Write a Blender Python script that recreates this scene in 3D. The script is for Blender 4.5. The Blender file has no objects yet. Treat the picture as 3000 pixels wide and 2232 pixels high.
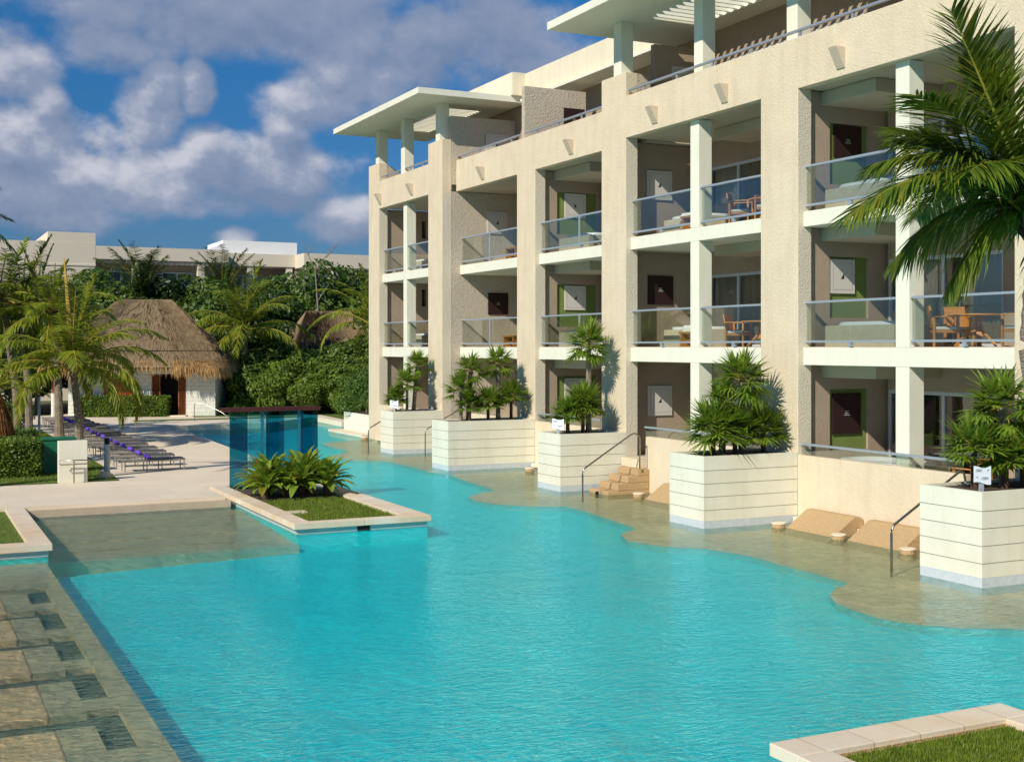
import bpy, math, random
from mathutils import Vector, Matrix, noise
R = math.radians
rnd = random.Random(7)
scn = bpy.context.scene
col = scn.collection

# ------------------------------------------------------------------ camera, sky, sun, exposure
CAM_YAW = 26.19
cd = bpy.data.cameras.new('camera'); cam = bpy.data.objects.new('camera', cd); col.objects.link(cam)
cam.location = (0, 0, 4.13); cam.rotation_euler = (R(90), 0, R(-CAM_YAW))
cd.sensor_width = 36; cd.lens = 36 * 3653 / 3000; cd.shift_y = -0.0333; cd.clip_end = 6000; cd.clip_start = 0.1
scn.camera = cam
SUN_T = Vector((-1, -0.54, 0.806)).normalized()          # towards the sun
SUN_EL = math.asin(SUN_T.z); SUN_AZ = math.atan2(SUN_T.x, SUN_T.y)
sd = bpy.data.lights.new('sun', 'SUN'); sun = bpy.data.objects.new('sun', sd); col.objects.link(sun)
sd.energy = 4.7; sd.angle = R(0.6); sd.color = (1.0, 0.93, 0.80)
sun.rotation_euler = SUN_T.to_track_quat('Z', 'Y').to_euler(); sun.location = (-40, -20, 40)
scn.view_settings.view_transform = 'Standard'; scn.view_settings.look = 'None'
scn.view_settings.gamma = 1; scn.view_settings.exposure = 0.0
scn.cycles.max_bounces = 8; scn.cycles.transparent_max_bounces = 24; scn.cycles.diffuse_bounces = 3

world = bpy.data.worlds.new('World'); scn.world = world; world.use_nodes = True
def build_world():
    nt = world.node_tree; N = nt.nodes; L = nt.links; N.clear()
    def M(op, a, b=None, c=None, clamp=False):
        n = N.new('ShaderNodeMath'); n.operation = op; n.use_clamp = clamp
        for i, v in enumerate((a, b, c)):
            if v is None: continue
            if isinstance(v, (int, float)): n.inputs[i].default_value = v
            else: L.new(v, n.inputs[i])
        return n.outputs[0]
    sky = N.new('ShaderNodeTexSky'); sky.sky_type = 'NISHITA'; sky.sun_disc = False
    sky.sun_elevation = SUN_EL; sky.sun_rotation = SUN_AZ; sky.air_density = 1.3; sky.dust_density = 0.4; sky.ozone_density = 3.5
    tc = N.new('ShaderNodeTexCoord'); sp = N.new('ShaderNodeSeparateXYZ'); L.new(tc.outputs['Generated'], sp.inputs[0])
    x, y, z = sp.outputs
    az = M('MULTIPLY', M('ARCTAN2', x, y), 57.2958); el = M('MULTIPLY', M('ARCSINE', z), 57.2958)
    # cloud banks as (azimuth, elevation, half width, half height, weight) in degrees
    # measured sky directions
    def d(u, v, ru, rv, w=1.0):
        a = CAM_YAW + math.degrees(math.atan((u - 1500) / 3653)); h = math.hypot(u - 1500, 3653)
        return (a, math.degrees(math.atan((1016 - v) / h)), ru / 60.0, rv / 60.0, w)
    banks = [d(740, 40, 560, 120), d(1050, 150, 330, 70, .8), d(330,120,160,70,.5), d(45, 190, 110, 95, .8), d(60, 420, 210, 110), d(140, 305, 55, 60), d(300, 400, 130, 60,.8),
             d(430, 340, 95, 100), d(475, 250, 62, 68), d(575, 255, 52, 75), d(330, 520, 420, 100), d(840, 385, 75, 75), d(760, 500, 260, 110), d(620,420,90,50,.6),
             d(985, 220, 150, 110), d(930, 310, 170, 80, .9), d(1230, 130, 110, 130), d(1120, 210, 120, 110, .8), d(1420, 90, 230, 120, .9), d(1600, 200, 200, 90,.7),
             d(1010, 640, 130, 65, .8), d(690, 695, 55, 28, .7), d(160, 620, 220, 60, .6), d(520,560,200,50,.6), d(200, 560, 330, 70, .9), d(700, 590, 260, 45, .6), d(-700, 300, 500, 220), d(-1500, 100, 600, 260), d(2700, -300, 700, 300, .9), d(1200,-500,900,250,.9)]
    def VM(op, *ins):
        n = N.new('ShaderNodeVectorMath'); n.operation = op
        for i, v in enumerate(ins):
            if isinstance(v, tuple): n.inputs[i].default_value = v
            else: L.new(v, n.inputs[i])
        return n.outputs['Value'] if op == 'DOT_PRODUCT' else n.outputs[0]
    c0 = N.new('ShaderNodeCombineXYZ'); L.new(az, c0.inputs[0]); L.new(el, c0.inputs[1])
    def field(p):
        f = None
        for a, e, ra, re, w in banks:
            v = VM('MULTIPLY_ADD', p, (1 / ra, 1 / re, 0), (-a / ra, -e / re, 0)); g = M('MULTIPLY_ADD', VM('DOT_PRODUCT', v, v), -w, w)
            f = g if f is None else M('SMOOTH_MAX', f, g, 0.30)
        return M('MAXIMUM', f, -1.0)
    OX, OY = -0.35, 0.75                                       # towards the light, in degrees
    f = field(c0.outputs[0]); f2 = field(VM('ADD', c0.outputs[0], (OX, OY, 0)))
    cv = N.new('ShaderNodeCombineXYZ'); L.new(az, cv.inputs[0]); L.new(M('MULTIPLY', el, 1.25), cv.inputs[1])
    def fbm(vec, scale, detail, rough=.58, off=(0, 0, 0)):
        mp = N.new('ShaderNodeMapping'); L.new(vec, mp.inputs['Vector']); mp.inputs['Location'].default_value = off
        n = N.new('ShaderNodeTexNoise'); n.inputs['Scale'].default_value = scale; n.inputs['Detail'].default_value = detail; n.inputs['Roughness'].default_value = rough
        L.new(mp.outputs[0], n.inputs['Vector']); return n.outputs['Fac']
    n1 = fbm(cv.outputs[0], 0.30, 10, .57); n2 = fbm(cv.outputs[0], 0.30, 10, .57, (OX, OY * 1.25, 0))
    nb = fbm(cv.outputs[0], 0.13, 4, .5, (7, 3, 0))
    dens = M('ADD', f, M('MULTIPLY', M('SUBTRACT', n1, 0.5), 2.6))
    rmp = N.new('ShaderNodeMapRange'); rmp.interpolation_type = 'SMOOTHSTEP'; L.new(dens, rmp.inputs[0]); rmp.inputs[1].default_value = -0.40; rmp.inputs[2].default_value = 0.62
    cover = M('MULTIPLY', rmp.outputs[0], 0.87)
    # relief: brighter on the side that looks up and towards the sun, greyer in the thick middle
    lit = M('ADD', M('MULTIPLY', M('SUBTRACT', n1, n2), 2.0), M('MULTIPLY', M('SUBTRACT', f, f2), .50))
    lit = M('ADD', M('ADD', lit, .46), M('MULTIPLY', M('SUBTRACT', nb, .5), 1.5))
    lit = M('MULTIPLY', lit, M('SUBTRACT', 1.08, M('MULTIPLY', M('POWER', M('ABSOLUTE', M('SUBTRACT', el, 9.0)), 1.3), .05)), clamp=True)
    cr = N.new('ShaderNodeValToRGB'); L.new(lit, cr.inputs[0])
    cr.color_ramp.elements[0].color = (.20, .26, .39, 1); cr.color_ramp.elements[0].position = .05
    cr.color_ramp.elements[1].color = (.64, .64, .70, 1); cr.color_ramp.elements[1].position = 1.0
    e = cr.color_ramp.elements.new(.5); e.color = (.30, .345, .47, 1)
    tn = N.new('ShaderNodeMix'); tn.data_type = 'RGBA'; L.new(M('MULTIPLY', el, 1 / 16.0, clamp=True), tn.inputs[0]); tn.inputs[6].default_value = (.20, .30, .58, 1); tn.inputs[7].default_value = (.10, .43, .75, 1)
    sk = N.new('ShaderNodeMix'); sk.data_type = 'RGBA'; sk.blend_type = 'MULTIPLY'; sk.inputs[0].default_value = 1
    L.new(sky.outputs[0], sk.inputs[6]); L.new(tn.outputs[2], sk.inputs[7])
    sks = N.new('ShaderNodeVectorMath'); sks.operation = 'SCALE'; L.new(sk.outputs[2], sks.inputs[0]); sks.inputs[3].default_value = 0.105
    mx = N.new('ShaderNodeMix'); mx.data_type = 'RGBA'; L.new(cover, mx.inputs[0]); L.new(sks.outputs[0], mx.inputs[6]); L.new(cr.outputs[0], mx.inputs[7])
    bg = N.new('ShaderNodeBackground'); L.new(mx.outputs[2], bg.inputs[0]); bg.inputs[1].default_value = 1.0
    out = N.new('ShaderNodeOutputWorld'); L.new(bg.outputs[0], out.inputs[0])
build_world()
world.cycles.sampling_method = 'MANUAL'; world.cycles.sample_map_resolution = 256

# ------------------------------------------------------------------ materials
MATS = {}
def mat(name, c, rough=.6, var=.0, scale=3.0, bump=0, bscale=60, metal=0, spec=.5, c2=None, streak=0, stretch=None):
    m = bpy.data.materials.new(name); m.use_nodes = True; nt = m.node_tree; N = nt.nodes; L = nt.links
    b = N['Principled BSDF']; b.inputs['Roughness'].default_value = rough; b.inputs['Metallic'].default_value = metal
    b.inputs['Specular IOR Level'].default_value = spec
    tc = N.new('ShaderNodeTexCoord'); mp = N.new('ShaderNodeMapping'); L.new(tc.outputs['Object'], mp.inputs[0])
    if stretch: mp.inputs['Scale'].default_value = stretch
    if var or c2:
        n = N.new('ShaderNodeTexNoise'); n.inputs['Scale'].default_value = scale; n.inputs['Detail'].default_value = 6; n.inputs['Roughness'].default_value = .65
        L.new(mp.outputs[0], n.inputs['Vector'])
        r = N.new('ShaderNodeValToRGB'); L.new(n.outputs['Fac'], r.inputs[0])
        lo = c2 if c2 else tuple(x * (1 - var) for x in c); hi = c if c2 else tuple(min(1, x * (1 + var)) for x in c)
        r.color_ramp.elements[0].position = .34; r.color_ramp.elements[1].position = .66
        r.color_ramp.elements[0].color = (*lo, 1); r.color_ramp.elements[1].color = (*hi, 1)
        L.new(r.outputs[0], b.inputs['Base Color'])
    else: b.inputs['Base Color'].default_value = (*c, 1)
    if streak:
        m2 = N.new('ShaderNodeMapping'); L.new(tc.outputs['Object'], m2.inputs[0]); m2.inputs['Scale'].default_value = (2.2, 2.2, .22)
        n2 = N.new('ShaderNodeTexNoise'); n2.inputs['Scale'].default_value = 1.6; n2.inputs['Detail'].default_value = 7; n2.inputs['Roughness'].default_value = .7; L.new(m2.outputs[0], n2.inputs['Vector'])
        r2 = N.new('ShaderNodeValToRGB'); L.new(n2.outputs['Fac'], r2.inputs[0]); r2.color_ramp.elements[0].position = .30; r2.color_ramp.elements[1].position = .55
        r2.color_ramp.elements[0].color = (1 - streak, 1 - streak * 1.1, 1 - streak * 1.3, 1); r2.color_ramp.elements[1].color = (1, 1, 1, 1)
        q = N.new('ShaderNodeMix'); q.data_type = 'RGBA'; q.blend_type = 'MULTIPLY'; q.inputs[0].default_value = 1; L.new(r2.outputs[0], q.inputs[7])
        if b.inputs['Base Color'].links: L.new(b.inputs['Base Color'].links[0].from_socket, q.inputs[6])
        else: q.inputs[6].default_value = (*c, 1)
        L.new(q.outputs[2], b.inputs['Base Color'])
    if bump:
        n = N.new('ShaderNodeTexNoise'); n.inputs['Scale'].default_value = bscale; n.inputs['Detail'].default_value = 4
        L.new(mp.outputs[0], n.inputs['Vector'])
        bp = N.new('ShaderNodeBump'); bp.inputs['Strength'].default_value = bump; bp.inputs['Distance'].default_value = .05
        L.new(n.outputs['Fac'], bp.inputs['Height']); L.new(bp.outputs[0], b.inputs['Normal'])
    MATS[name] = m; return m
def leafmat(name, c, c2, trans=.3, rough=.45, scale=6.0):
    m = mat(name, c, rough, c2=c2, scale=scale, spec=.35); nt = m.node_tree; N = nt.nodes; L = nt.links
    b = N['Principled BSDF']; t = N.new('ShaderNodeBsdfTranslucent'); mx = N.new('ShaderNodeMixShader'); mx.inputs[0].default_value = trans
    src = b.inputs['Base Color'].links[0].from_socket
    hs = N.new('ShaderNodeHueSaturation'); hs.inputs['Value'].default_value = 1.5; hs.inputs['Hue'].default_value = .49; L.new(src, hs.inputs['Color']); L.new(hs.outputs[0], t.inputs['Color'])
    L.new(b.outputs[0], mx.inputs[1]); L.new(t.outputs[0], mx.inputs[2]); L.new(mx.outputs[0], N['Material Output'].inputs['Surface']); return m
def brick(m, sx, sy, mortar, amt=.25, c1=None, c2=None, cm=None, axis='XY', bumps=.4, off=.5):
    nt = m.node_tree; N = nt.nodes; L = nt.links; b = N['Principled BSDF']
    tc = N.new('ShaderNodeTexCoord'); sp = N.new('ShaderNodeSeparateXYZ'); cb = N.new('ShaderNodeCombineXYZ'); L.new(tc.outputs['Object'], sp.inputs[0])
    i = {'X': 0, 'Y': 1, 'Z': 2}
    L.new(sp.outputs[i[axis[0]]], cb.inputs[0]); L.new(sp.outputs[i[axis[1]]], cb.inputs[1])
    t = N.new('ShaderNodeTexBrick'); L.new(cb.outputs[0], t.inputs['Vector']); t.inputs['Scale'].default_value = 1; t.inputs['Brick Width'].default_value = sx; t.inputs['Row Height'].default_value = sy
    t.inputs['Mortar Size'].default_value = mortar; t.offset = off
    src = b.inputs['Base Color'].links[0].from_socket if b.inputs['Base Color'].links else None
    t.inputs['Color1'].default_value = (*(c1 or (1, 1, 1)), 1); t.inputs['Color2'].default_value = (*(c2 or (1 - amt,) * 3), 1); t.inputs['Mortar'].default_value = (*(cm or (.45, .42, .38)), 1)
    mx = N.new('ShaderNodeMix'); mx.data_type = 'RGBA'; mx.blend_type = 'MULTIPLY'; mx.inputs[0].default_value = 1
    if src: L.new(src, mx.inputs[6])
    else: mx.inputs[6].default_value = b.inputs['Base Color'].default_value
    L.new(t.outputs['Color'], mx.inputs[7]); L.new(mx.outputs[2], b.inputs['Base Color']); return m
def glassmat(name, tint, rough=.02, gloss=1.0, op=0.0):
    m = bpy.data.materials.new(name); m.use_nodes = True; nt = m.node_tree; N = nt.nodes; L = nt.links; N.clear()
    t = N.new('ShaderNodeBsdfTransparent'); t.inputs[0].default_value = (*tint, 1); g = N.new('ShaderNodeBsdfGlossy'); g.inputs['Roughness'].default_value = rough
    f = N.new('ShaderNodeFresnel'); f.inputs[0].default_value = 1.5; mx = N.new('ShaderNodeMixShader'); o = N.new('ShaderNodeOutputMaterial')
    k = N.new('ShaderNodeMath'); k.operation = 'MULTIPLY'; k.inputs[1].default_value = gloss; L.new(f.outputs[0], k.inputs[0])
    L.new(k.outputs[0], mx.inputs[0]); L.new(t.outputs[0], mx.inputs[1]); L.new(g.outputs[0], mx.inputs[2])
    last = mx
    if op:
        d = N.new('ShaderNodeBsdfDiffuse'); d.inputs[0].default_value = (*tint, 1); m2 = N.new('ShaderNodeMixShader'); m2.inputs[0].default_value = op
        L.new(mx.outputs[0], m2.inputs[1]); L.new(d.outputs[0], m2.inputs[2]); last = m2
    L.new(last.outputs[0], o.inputs[0]); MATS[name] = m; return m

STUCCO = mat('sand_stucco', (.735, .625, .455), .9, c2=(.68, .57, .41), scale=1.3, bump=.4, bscale=22, streak=.09)
STUCCO2 = mat('rough_stucco', (.58, .50, .39), .95, c2=(.50, .42, .32), scale=9, bump=.7, bscale=22)
STUCCO3 = mat('coarse_return_stucco', (.70, .62, .485), .95, c2=(.64, .56, .43), scale=16, bump=.45, bscale=24)
ROOFWALL = mat('roof_plaster', (.80, .72, .54), .85, var=.04, scale=.7, bump=.2, bscale=16, streak=.10)
WHITE = mat('cream_paint', (.82, .80, .655), .6, var=.03, scale=1.2, streak=.05)
PLANT_W = mat('planter_paint', (.82, .80, .665), .6, c2=(.77, .73, .58), scale=.9, streak=.08)
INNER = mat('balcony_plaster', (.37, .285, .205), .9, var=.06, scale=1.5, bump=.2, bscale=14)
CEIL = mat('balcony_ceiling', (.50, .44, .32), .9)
FLOORT = mat('balcony_floor_stone', (.50, .42, .33), .7, var=.1, scale=3)
GREEN = mat('olive_green_paint', (.16, .215, .05), .8, var=.06, scale=2)
STEEL = mat('brushed_steel', (.50, .52, .56), .45, metal=.6)
STEELW = mat('rail_aluminium', (.44, .50, .56), .45, metal=.45)
STEELD = mat('handrail_steel', (.42, .38, .33), .3, metal=1)
ALU = mat('door_frame_aluminium', (.62, .66, .70), .45, metal=.3)
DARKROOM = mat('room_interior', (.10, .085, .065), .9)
CURT = mat('curtain_fabric', (.75, .60, .42), .9, var=.12, scale=5, stretch=(1, 8, .2))
WOOD = mat('teak_wood', (.66, .29, .07), .55, c2=(.54, .22, .05), scale=4, stretch=(1, 1, 8))
CUSH = mat('white_cushion', (.78, .78, .72), .9)
TUB = mat('white_acrylic', (.80, .82, .82), .2)
TUBW = mat('tub_surround_stone', (.56, .49, .34), .8, var=.08, scale=5)
CANW = mat('white_canvas', (.58, .55, .50), .8, var=.02)
CANR = mat('dark_red_canvas', (.020, .0035, .0025), .7, var=.1)
INK = mat('black_ink', (.03, .03, .035), .8)
INKW = mat('pale_ink', (.6, .58, .52), .8)
BLUEG = mat('slate_print', (.20, .22, .24), .8)
STONE = mat('coping_limestone', (.80, .71, .56), .75, c2=(.74, .585, .40), scale=1.3, bump=.15, bscale=20)
DECK = mat('deck_stone', (.83, .71, .54), .8, c2=(.77, .64, .475), scale=.5, bump=.1, bscale=18)
brick(DECK, 1.2, 1.2, .006, .05, cm=(.80, .78, .74))
TILE_T = mat('turquoise_mosaic', (.002, .90, .90), .6, c2=(.001, .83, .85), scale=1.6)
TILE_B = mat('pale_blue_mosaic', (.50, .62, .60), .4, c2=(.42, .56, .56), scale=6)
brick(TILE_B, .06, .06, .004, .12, axis='YZ', off=0)
SHELF = mat('sandy_pool_plaster', (.95, .66, .31), .8, c2=(.76, .51, .24), scale=4, bump=.3, bscale=30)
SHELFG = mat('olive_pool_mosaic', (.70, .58, .31), .7, c2=(.44, .38, .20), scale=5)
TRENCH = mat('dark_green_mosaic', (.10, .12, .07), .7, c2=(.07, .085, .05), scale=6)
TAN = mat('tan_pebble_render', (.56, .38, .20), .85, c2=(.48, .31, .15), scale=14, bump=.6, bscale=45)
SOIL = mat('dark_soil', (.07, .045, .03), 1, var=.3, scale=12, bump=.6, bscale=12)
GRASSG = mat('lawn_base', (.13, .19, .02), 1, c2=(.07, .12, .012), scale=7, bump=.5, bscale=50)
BLADE = leafmat('grass_blades', (.22, .28, .03), (.11, .17, .016), .3)
GROUND = mat('garden_ground', (.10, .11, .04), 1, c2=(.06, .06, .03), scale=.6)
FROND = leafmat('palm_leaflets', (.32, .36, .026), (.11, .18, .018), .38, scale=1.8)
FRONDN = leafmat('near_palm_leaflets', (.19, .25, .022), (.06, .12, .014), .35, scale=3)
FRONDY = leafmat('yellowing_leaflets', (.34, .27, .03), (.16, .19, .02), .35, scale=2.2)
FRONDD = leafmat('deep_green_leaflets', (.085, .15, .028), (.03, .07, .014), .25, scale=1.5)
FAN = leafmat('fan_palm_leaves', (.25, .36, .035), (.09, .18, .02), .38, scale=2.5)
RACH = mat('palm_rachis', (.42, .30, .05), .5, c2=(.25, .23, .03), scale=2)
RACHN = mat('green_rachis', (.30, .27, .035), .5, c2=(.14, .19, .025), scale=3)
RACHS = mat('yellow_spear', (.55, .36, .05), .6, c2=(.38, .26, .04), scale=3)
RACHO = mat('orange_leaf_base', (.50, .22, .04), .6, c2=(.42, .28, .05), scale=4)
TRUNK = mat('palm_trunk_bark', (.33, .265, .20), .95, c2=(.19, .145, .105), scale=5, bump=.8, bscale=10, stretch=(1, 1, 5))
TRUNKD = mat('fibrous_bark', (.22, .13, .07), .95, c2=(.10, .06, .035), scale=14, bump=1, bscale=30, stretch=(2, 2, 6))
LEAF1 = leafmat('shrub_leaves', (.12, .20, .028), (.045, .09, .014), .22, scale=1.4)
LEAF2 = leafmat('bright_shrub_leaves', (.19, .28, .03), (.055, .105, .014), .28, scale=1.4)
LEAF3 = leafmat('dark_tree_leaves', (.065, .115, .02), (.025, .055, .011), .2, scale=1.0)
BROMEL = leafmat('broad_bromeliad_leaves', (.30, .38, .04), (.12, .22, .025), .3, scale=5)
THATCH = mat('palm_thatch', (.37, .265, .15), 1, c2=(.20, .135, .07), scale=3, bump=1, bscale=20, stretch=(6, 6, 1.2))
STRAWD = mat('old_thatch_straw', (.40, .29, .17), 1, c2=(.23, .155, .085), scale=2.5)
STRAW = mat('golden_thatch_fringe', (.56, .345, .14), 1, c2=(.34, .19, .07), scale=3)
BROWNF = mat('dead_brown_fronds', (.46, .20, .06), 1, c2=(.22, .09, .03), scale=6)
HUTW = mat('white_block_wall', (.74, .74, .66), .85, var=.05, scale=2, bump=.5, bscale=5)
ORDOOR = mat('orange_red_door', (.62, .085, .012), .5, var=.06, scale=1)
LOUV = mat('brown_louvre_wood', (.30, .095, .03), .6, c2=(.22, .07, .02), scale=5)
BLACK = mat('dark_opening', (.01, .009, .008), .9)
FARW = mat('far_plaster', (.74, .65, .51), .9, var=.03, scale=.5)
FARWH = mat('far_white_plaster', (.76, .77, .77), .9)
SLING = mat('charcoal_sling', (.085, .085, .09), .7, var=.1, scale=10)
SLINGB = mat('taupe_sling', (.26, .23, .19), .8, var=.1, scale=12)
LFRAME = mat('lounger_aluminium', (.33, .30, .27), .4, metal=.4)
PURPLE = mat('purple_towel', (.155, .065, .56), .95, var=.2, scale=14)
BOLL = mat('grey_bollard_metal', (.34, .39, .41), .45, metal=.3)
GBOX = mat('green_cabinet_paint', (.012, .16, .075), .45, var=.1)
BROOF = mat('dark_red_wood', (.085, .018, .015), .6, c2=(.05, .012, .01), scale=4)
GBLUE = glassmat('deep_blue_glass', (.09, .46, .60), .02, .8)
GLB = glassmat('pale_blue_glass', (.48, .80, .88), .02, .8)
GPOST = mat('teal_steel_post', (.03, .22, .33), .35, metal=.3)
GL = glassmat('balustrade_glass', (.95, .985, .965), .02, .38)
GDOOR = glassmat('door_glass', (.88, .90, .90), .02, .6)
SIGNW = mat('sign_white', (.78, .82, .90), .5)
SIGNP = mat('sign_post_grey', (.34, .38, .44), .5)
SCON = mat('sconce_sand', (.60, .50, .37), .8)

# ------------------------------------------------------------------ mesh builder
ORG = {}
def tag(o, label=None, cat=None, group=None, kind=None):
    if label: o['label'] = label
    if cat: o['category'] = cat
    if group: o['group'] = group
    if kind: o['kind'] = kind
    return o
class MB:
    def __init__(s): s.v = []; s.f = []; s.m = []
    def add(s, vs, fs, mi=0):
        n = len(s.v); s.v += [tuple(v) for v in vs]; s.f += [tuple(i + n for i in f) for f in fs]; s.m += [mi] * len(fs)
    def box(s, x0, x1, y0, y1, z0, z1, mi=0):
        vs = [(x, y, z) for z in (z0, z1) for y in (y0, y1) for x in (x0, x1)]
        s.add(vs, [(0, 2, 3, 1), (4, 5, 7, 6), (0, 1, 5, 4), (2, 6, 7, 3), (0, 4, 6, 2), (1, 3, 7, 5)], mi); return s
    def obox(s, c, ax, ay, az, hx, hy, hz, mi=0):
        c = Vector(c); ax = Vector(ax).normalized(); ay = Vector(ay).normalized(); az = Vector(az).normalized()
        vs = [c + ax * hx * a + ay * hy * b + az * hz * d for d in (-1, 1) for b in (-1, 1) for a in (-1, 1)]
        s.add(vs, [(0, 2, 3, 1), (4, 5, 7, 6), (0, 1, 5, 4), (2, 6, 7, 3), (0, 4, 6, 2), (1, 3, 7, 5)], mi); return s
    def prism(s, pts, z0, z1, mi=0):
        n = len(pts); s.add([(p[0], p[1], z0) for p in pts] + [(p[0], p[1], z1) for p in pts],
              [tuple(range(n - 1, -1, -1)), tuple(range(n, 2 * n))] + [(i, (i + 1) % n, n + (i + 1) % n, n + i) for i in range(n)], mi); return s
    def sheet(s, pts, z, mi=0):
        s.add([(p[0], p[1], z) for p in pts], [tuple(range(len(pts)))], mi); return s
    def tube(s, pts, r, n=8, mi=0, r2=None):
        pts = [Vector(p) for p in pts]; k = len(pts); rings = []
        for i, p in enumerate(pts):
            t = (pts[min(i + 1, k - 1)] - pts[max(i - 1, 0)]).normalized()
            a = t.cross(Vector((0, 0, 1))); a = a if a.length > .05 else t.cross(Vector((1, 0, 0))); a.normalize(); b = t.cross(a)
            rr = (r[i] if isinstance(r, (list, tuple)) else r)
            rings.append([p + a * rr * math.cos(2 * math.pi * j / n) + b * rr * math.sin(2 * math.pi * j / n) for j in range(n)])
        vs = [q for g in rings for q in g]
        fs = [(i * n + j, i * n + (j + 1) % n, (i + 1) * n + (j + 1) % n, (i + 1) * n + j) for i in range(k - 1) for j in range(n)]
        fs += [tuple(range(n - 1, -1, -1)), tuple((k - 1) * n + j for j in range(n))]
        s.add(vs, fs, mi); return s
    def cyl(s, x, y, z0, z1, r, n=16, r2=None, mi=0):
        r2 = r if r2 is None else r2
        vs = [(x + r * math.cos(2 * math.pi * j / n), y + r * math.sin(2 * math.pi * j / n), z0) for j in range(n)] + [(x + r2 * math.cos(2 * math.pi * j / n), y + r2 * math.sin(2 * math.pi * j / n), z1) for j in range(n)]
        s.add(vs, [tuple(range(n - 1, -1, -1)), tuple(range(n, 2 * n))] + [(j, (j + 1) % n, n + (j + 1) % n, n + j) for j in range(n)], mi); return s
    def build(s, name, m, parent=None, smooth=False, bevel=0, origin=None):
        o0 = Vector(origin) if origin else (ORG.get(parent.name, Vector((0, 0, 0))) if parent else Vector((0, 0, 0)))
        me = bpy.data.meshes.new(name); me.from_pydata([tuple(Vector(v) - o0) for v in s.v], [], s.f)
        ms = m if isinstance(m, (list, tuple)) else [m]
        for x in ms: me.materials.append(x)
        if len(ms) > 1: me.polygons.foreach_set('material_index', s.m)
        if smooth: me.polygons.foreach_set('use_smooth', [True] * len(me.polygons))
        me.update()
        o = bpy.data.objects.new(name, me); col.objects.link(o)
        if parent: o.parent = parent; ORG[o.name] = o0
        else: o.location = o0; ORG[o.name] = o0
        if bevel:
            b = o.modifiers.new('bevel', 'BEVEL'); b.width = bevel; b.segments = 2; b.limit_method = 'ANGLE'
        return o
def thing(name, label, cat, loc=(0, 0, 0), group=None, rz=0):
    o = bpy.data.objects.new(name, None); col.objects.link(o); o.location = loc; o.rotation_euler = (0, 0, rz); o.empty_display_size = .3
    ORG[o.name] = Vector(loc); tag(o, label, cat, group); return o
def local(o): ORG[o.name] = Vector((0, 0, 0)); return o
def dup(o, loc=None, rz=None, sc=None, label=None, parent=None, group=None):
    c = o.copy(); col.objects.link(c); c.parent = parent
    if loc is not None: c.location = loc
    if rz is not None: c.rotation_euler = (0, 0, rz)
    if sc is not None: c.scale = (sc, sc, sc) if isinstance(sc, (int, float)) else sc
    if label: c['label'] = label
    if group: c['group'] = group
    for ch in o.children: dup(ch, parent=c)
    return c
def struct(name, mb, m, **k): return tag(mb.build(name, m, **k), kind='structure')

# ------------------------------------------------------------------ ground, pool, water
struct('ground', MB().box(-1500, 1500, -1500, 1500, -2.0, -1.7), GROUND)
pf = MB(); pf.add([(-30, -40, -.50), (2.6, -40, -.50), (12, -40, -.26), (30, -40, -.24), (-30, 80, -.50), (2.6, 80, -.50), (12, 80, -.26), (30, 80, -.24)], [(0, 1, 5, 4), (1, 2, 6, 5), (2, 3, 7, 6)])
struct('pool_floor', pf, TILE_T)
deckpoly = [(-300, 32.3), (7.60, 32.3), (7.60, 34.9), (11.03, 34.9), (11.45, 48), (12.0, 62.2), (16.8, 62.6), (20.8, 67.0), (20.6, 61.9), (22.6, 61.9), (22.6, 400), (-300, 400)]
struct('pool_deck', MB().prism(deckpoly, -1.5, .25), DECK)
struct('garden_ground_east', MB().box(22.6, 400, 54.2, 400, -1.5, .24), GROUND)
struct('garden_ground_far', MB().sheet([(-300, 76), (22.6, 76), (22.6, 380), (-300, 380)], .262), GROUND)
# bright coping along the deck's pool edge
cp = MB(); cp.add([(11.03 - .45, 35.4, .256), (11.035, 35.4, .256), (11.455, 48, .256), (12.005, 62.205, .256), (11.6, 62.3, .256), (11.0, 48, .256)], [(0, 1, 2, 5), (5, 2, 3, 4)])
struct('deck_edge_coping', cp, STONE)
struct('entry_step', MB().box(2.7, 7.70, 32.12, 32.298, -1.45, .175), mat('tan_step_tile', (.62, .49, .36), .8, c2=(.55, .42, .29), scale=3))
st = MB()
for i, (y0, y1, z) in enumerate([(30.9, 31.84, -.04), (29.8, 30.9, -.08), (28.6, 29.8, -.12), (27.5, 28.6, -.16), (26.45, 27.5, -.20)]): st.box(2.7, 7.84, y0, y1, -1.45, z - .0005 * i)
struct('entry_shelf', st, mat('entry_shelf_plaster', (.60, .50, .29), .8, c2=(.44, .39, .22), scale=3, bump=.2))
struct('pool_dividing_wall', MB().box(-30, 2.69, 26.2, 33, -1.45, -.30), TILE_B)
# left shelf with raised sandy platforms, channels and dark wells
struct('shelf_channel', MB().box(-30, 2.36, -20, 26.2, -1.45, -.21), TRENCH)
sb = MB(); sg = MB(); y = 22.95
sg.box(2.33, 2.60, -20, 26.2, -1.44, -.12); sg.box(-30, 2.329, 23.45, 26.19, -1.44, -.12)
for k in range(11):
    y1 = y; y0 = y - 1.50
    sb.box(-12, 1.56, y0, y1, -.9, -.115)
    sg.box(1.562, 1.97, y0, y1, -.9, -.118)
    sg.box(1.971, 2.329, y0 + .05, y0 + .55, -.9, -.121)
    y -= 2.08
struct('sandy_platform', sb, SHELF, bevel=.03); struct('shelf_rim', sg, SHELFG)
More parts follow.
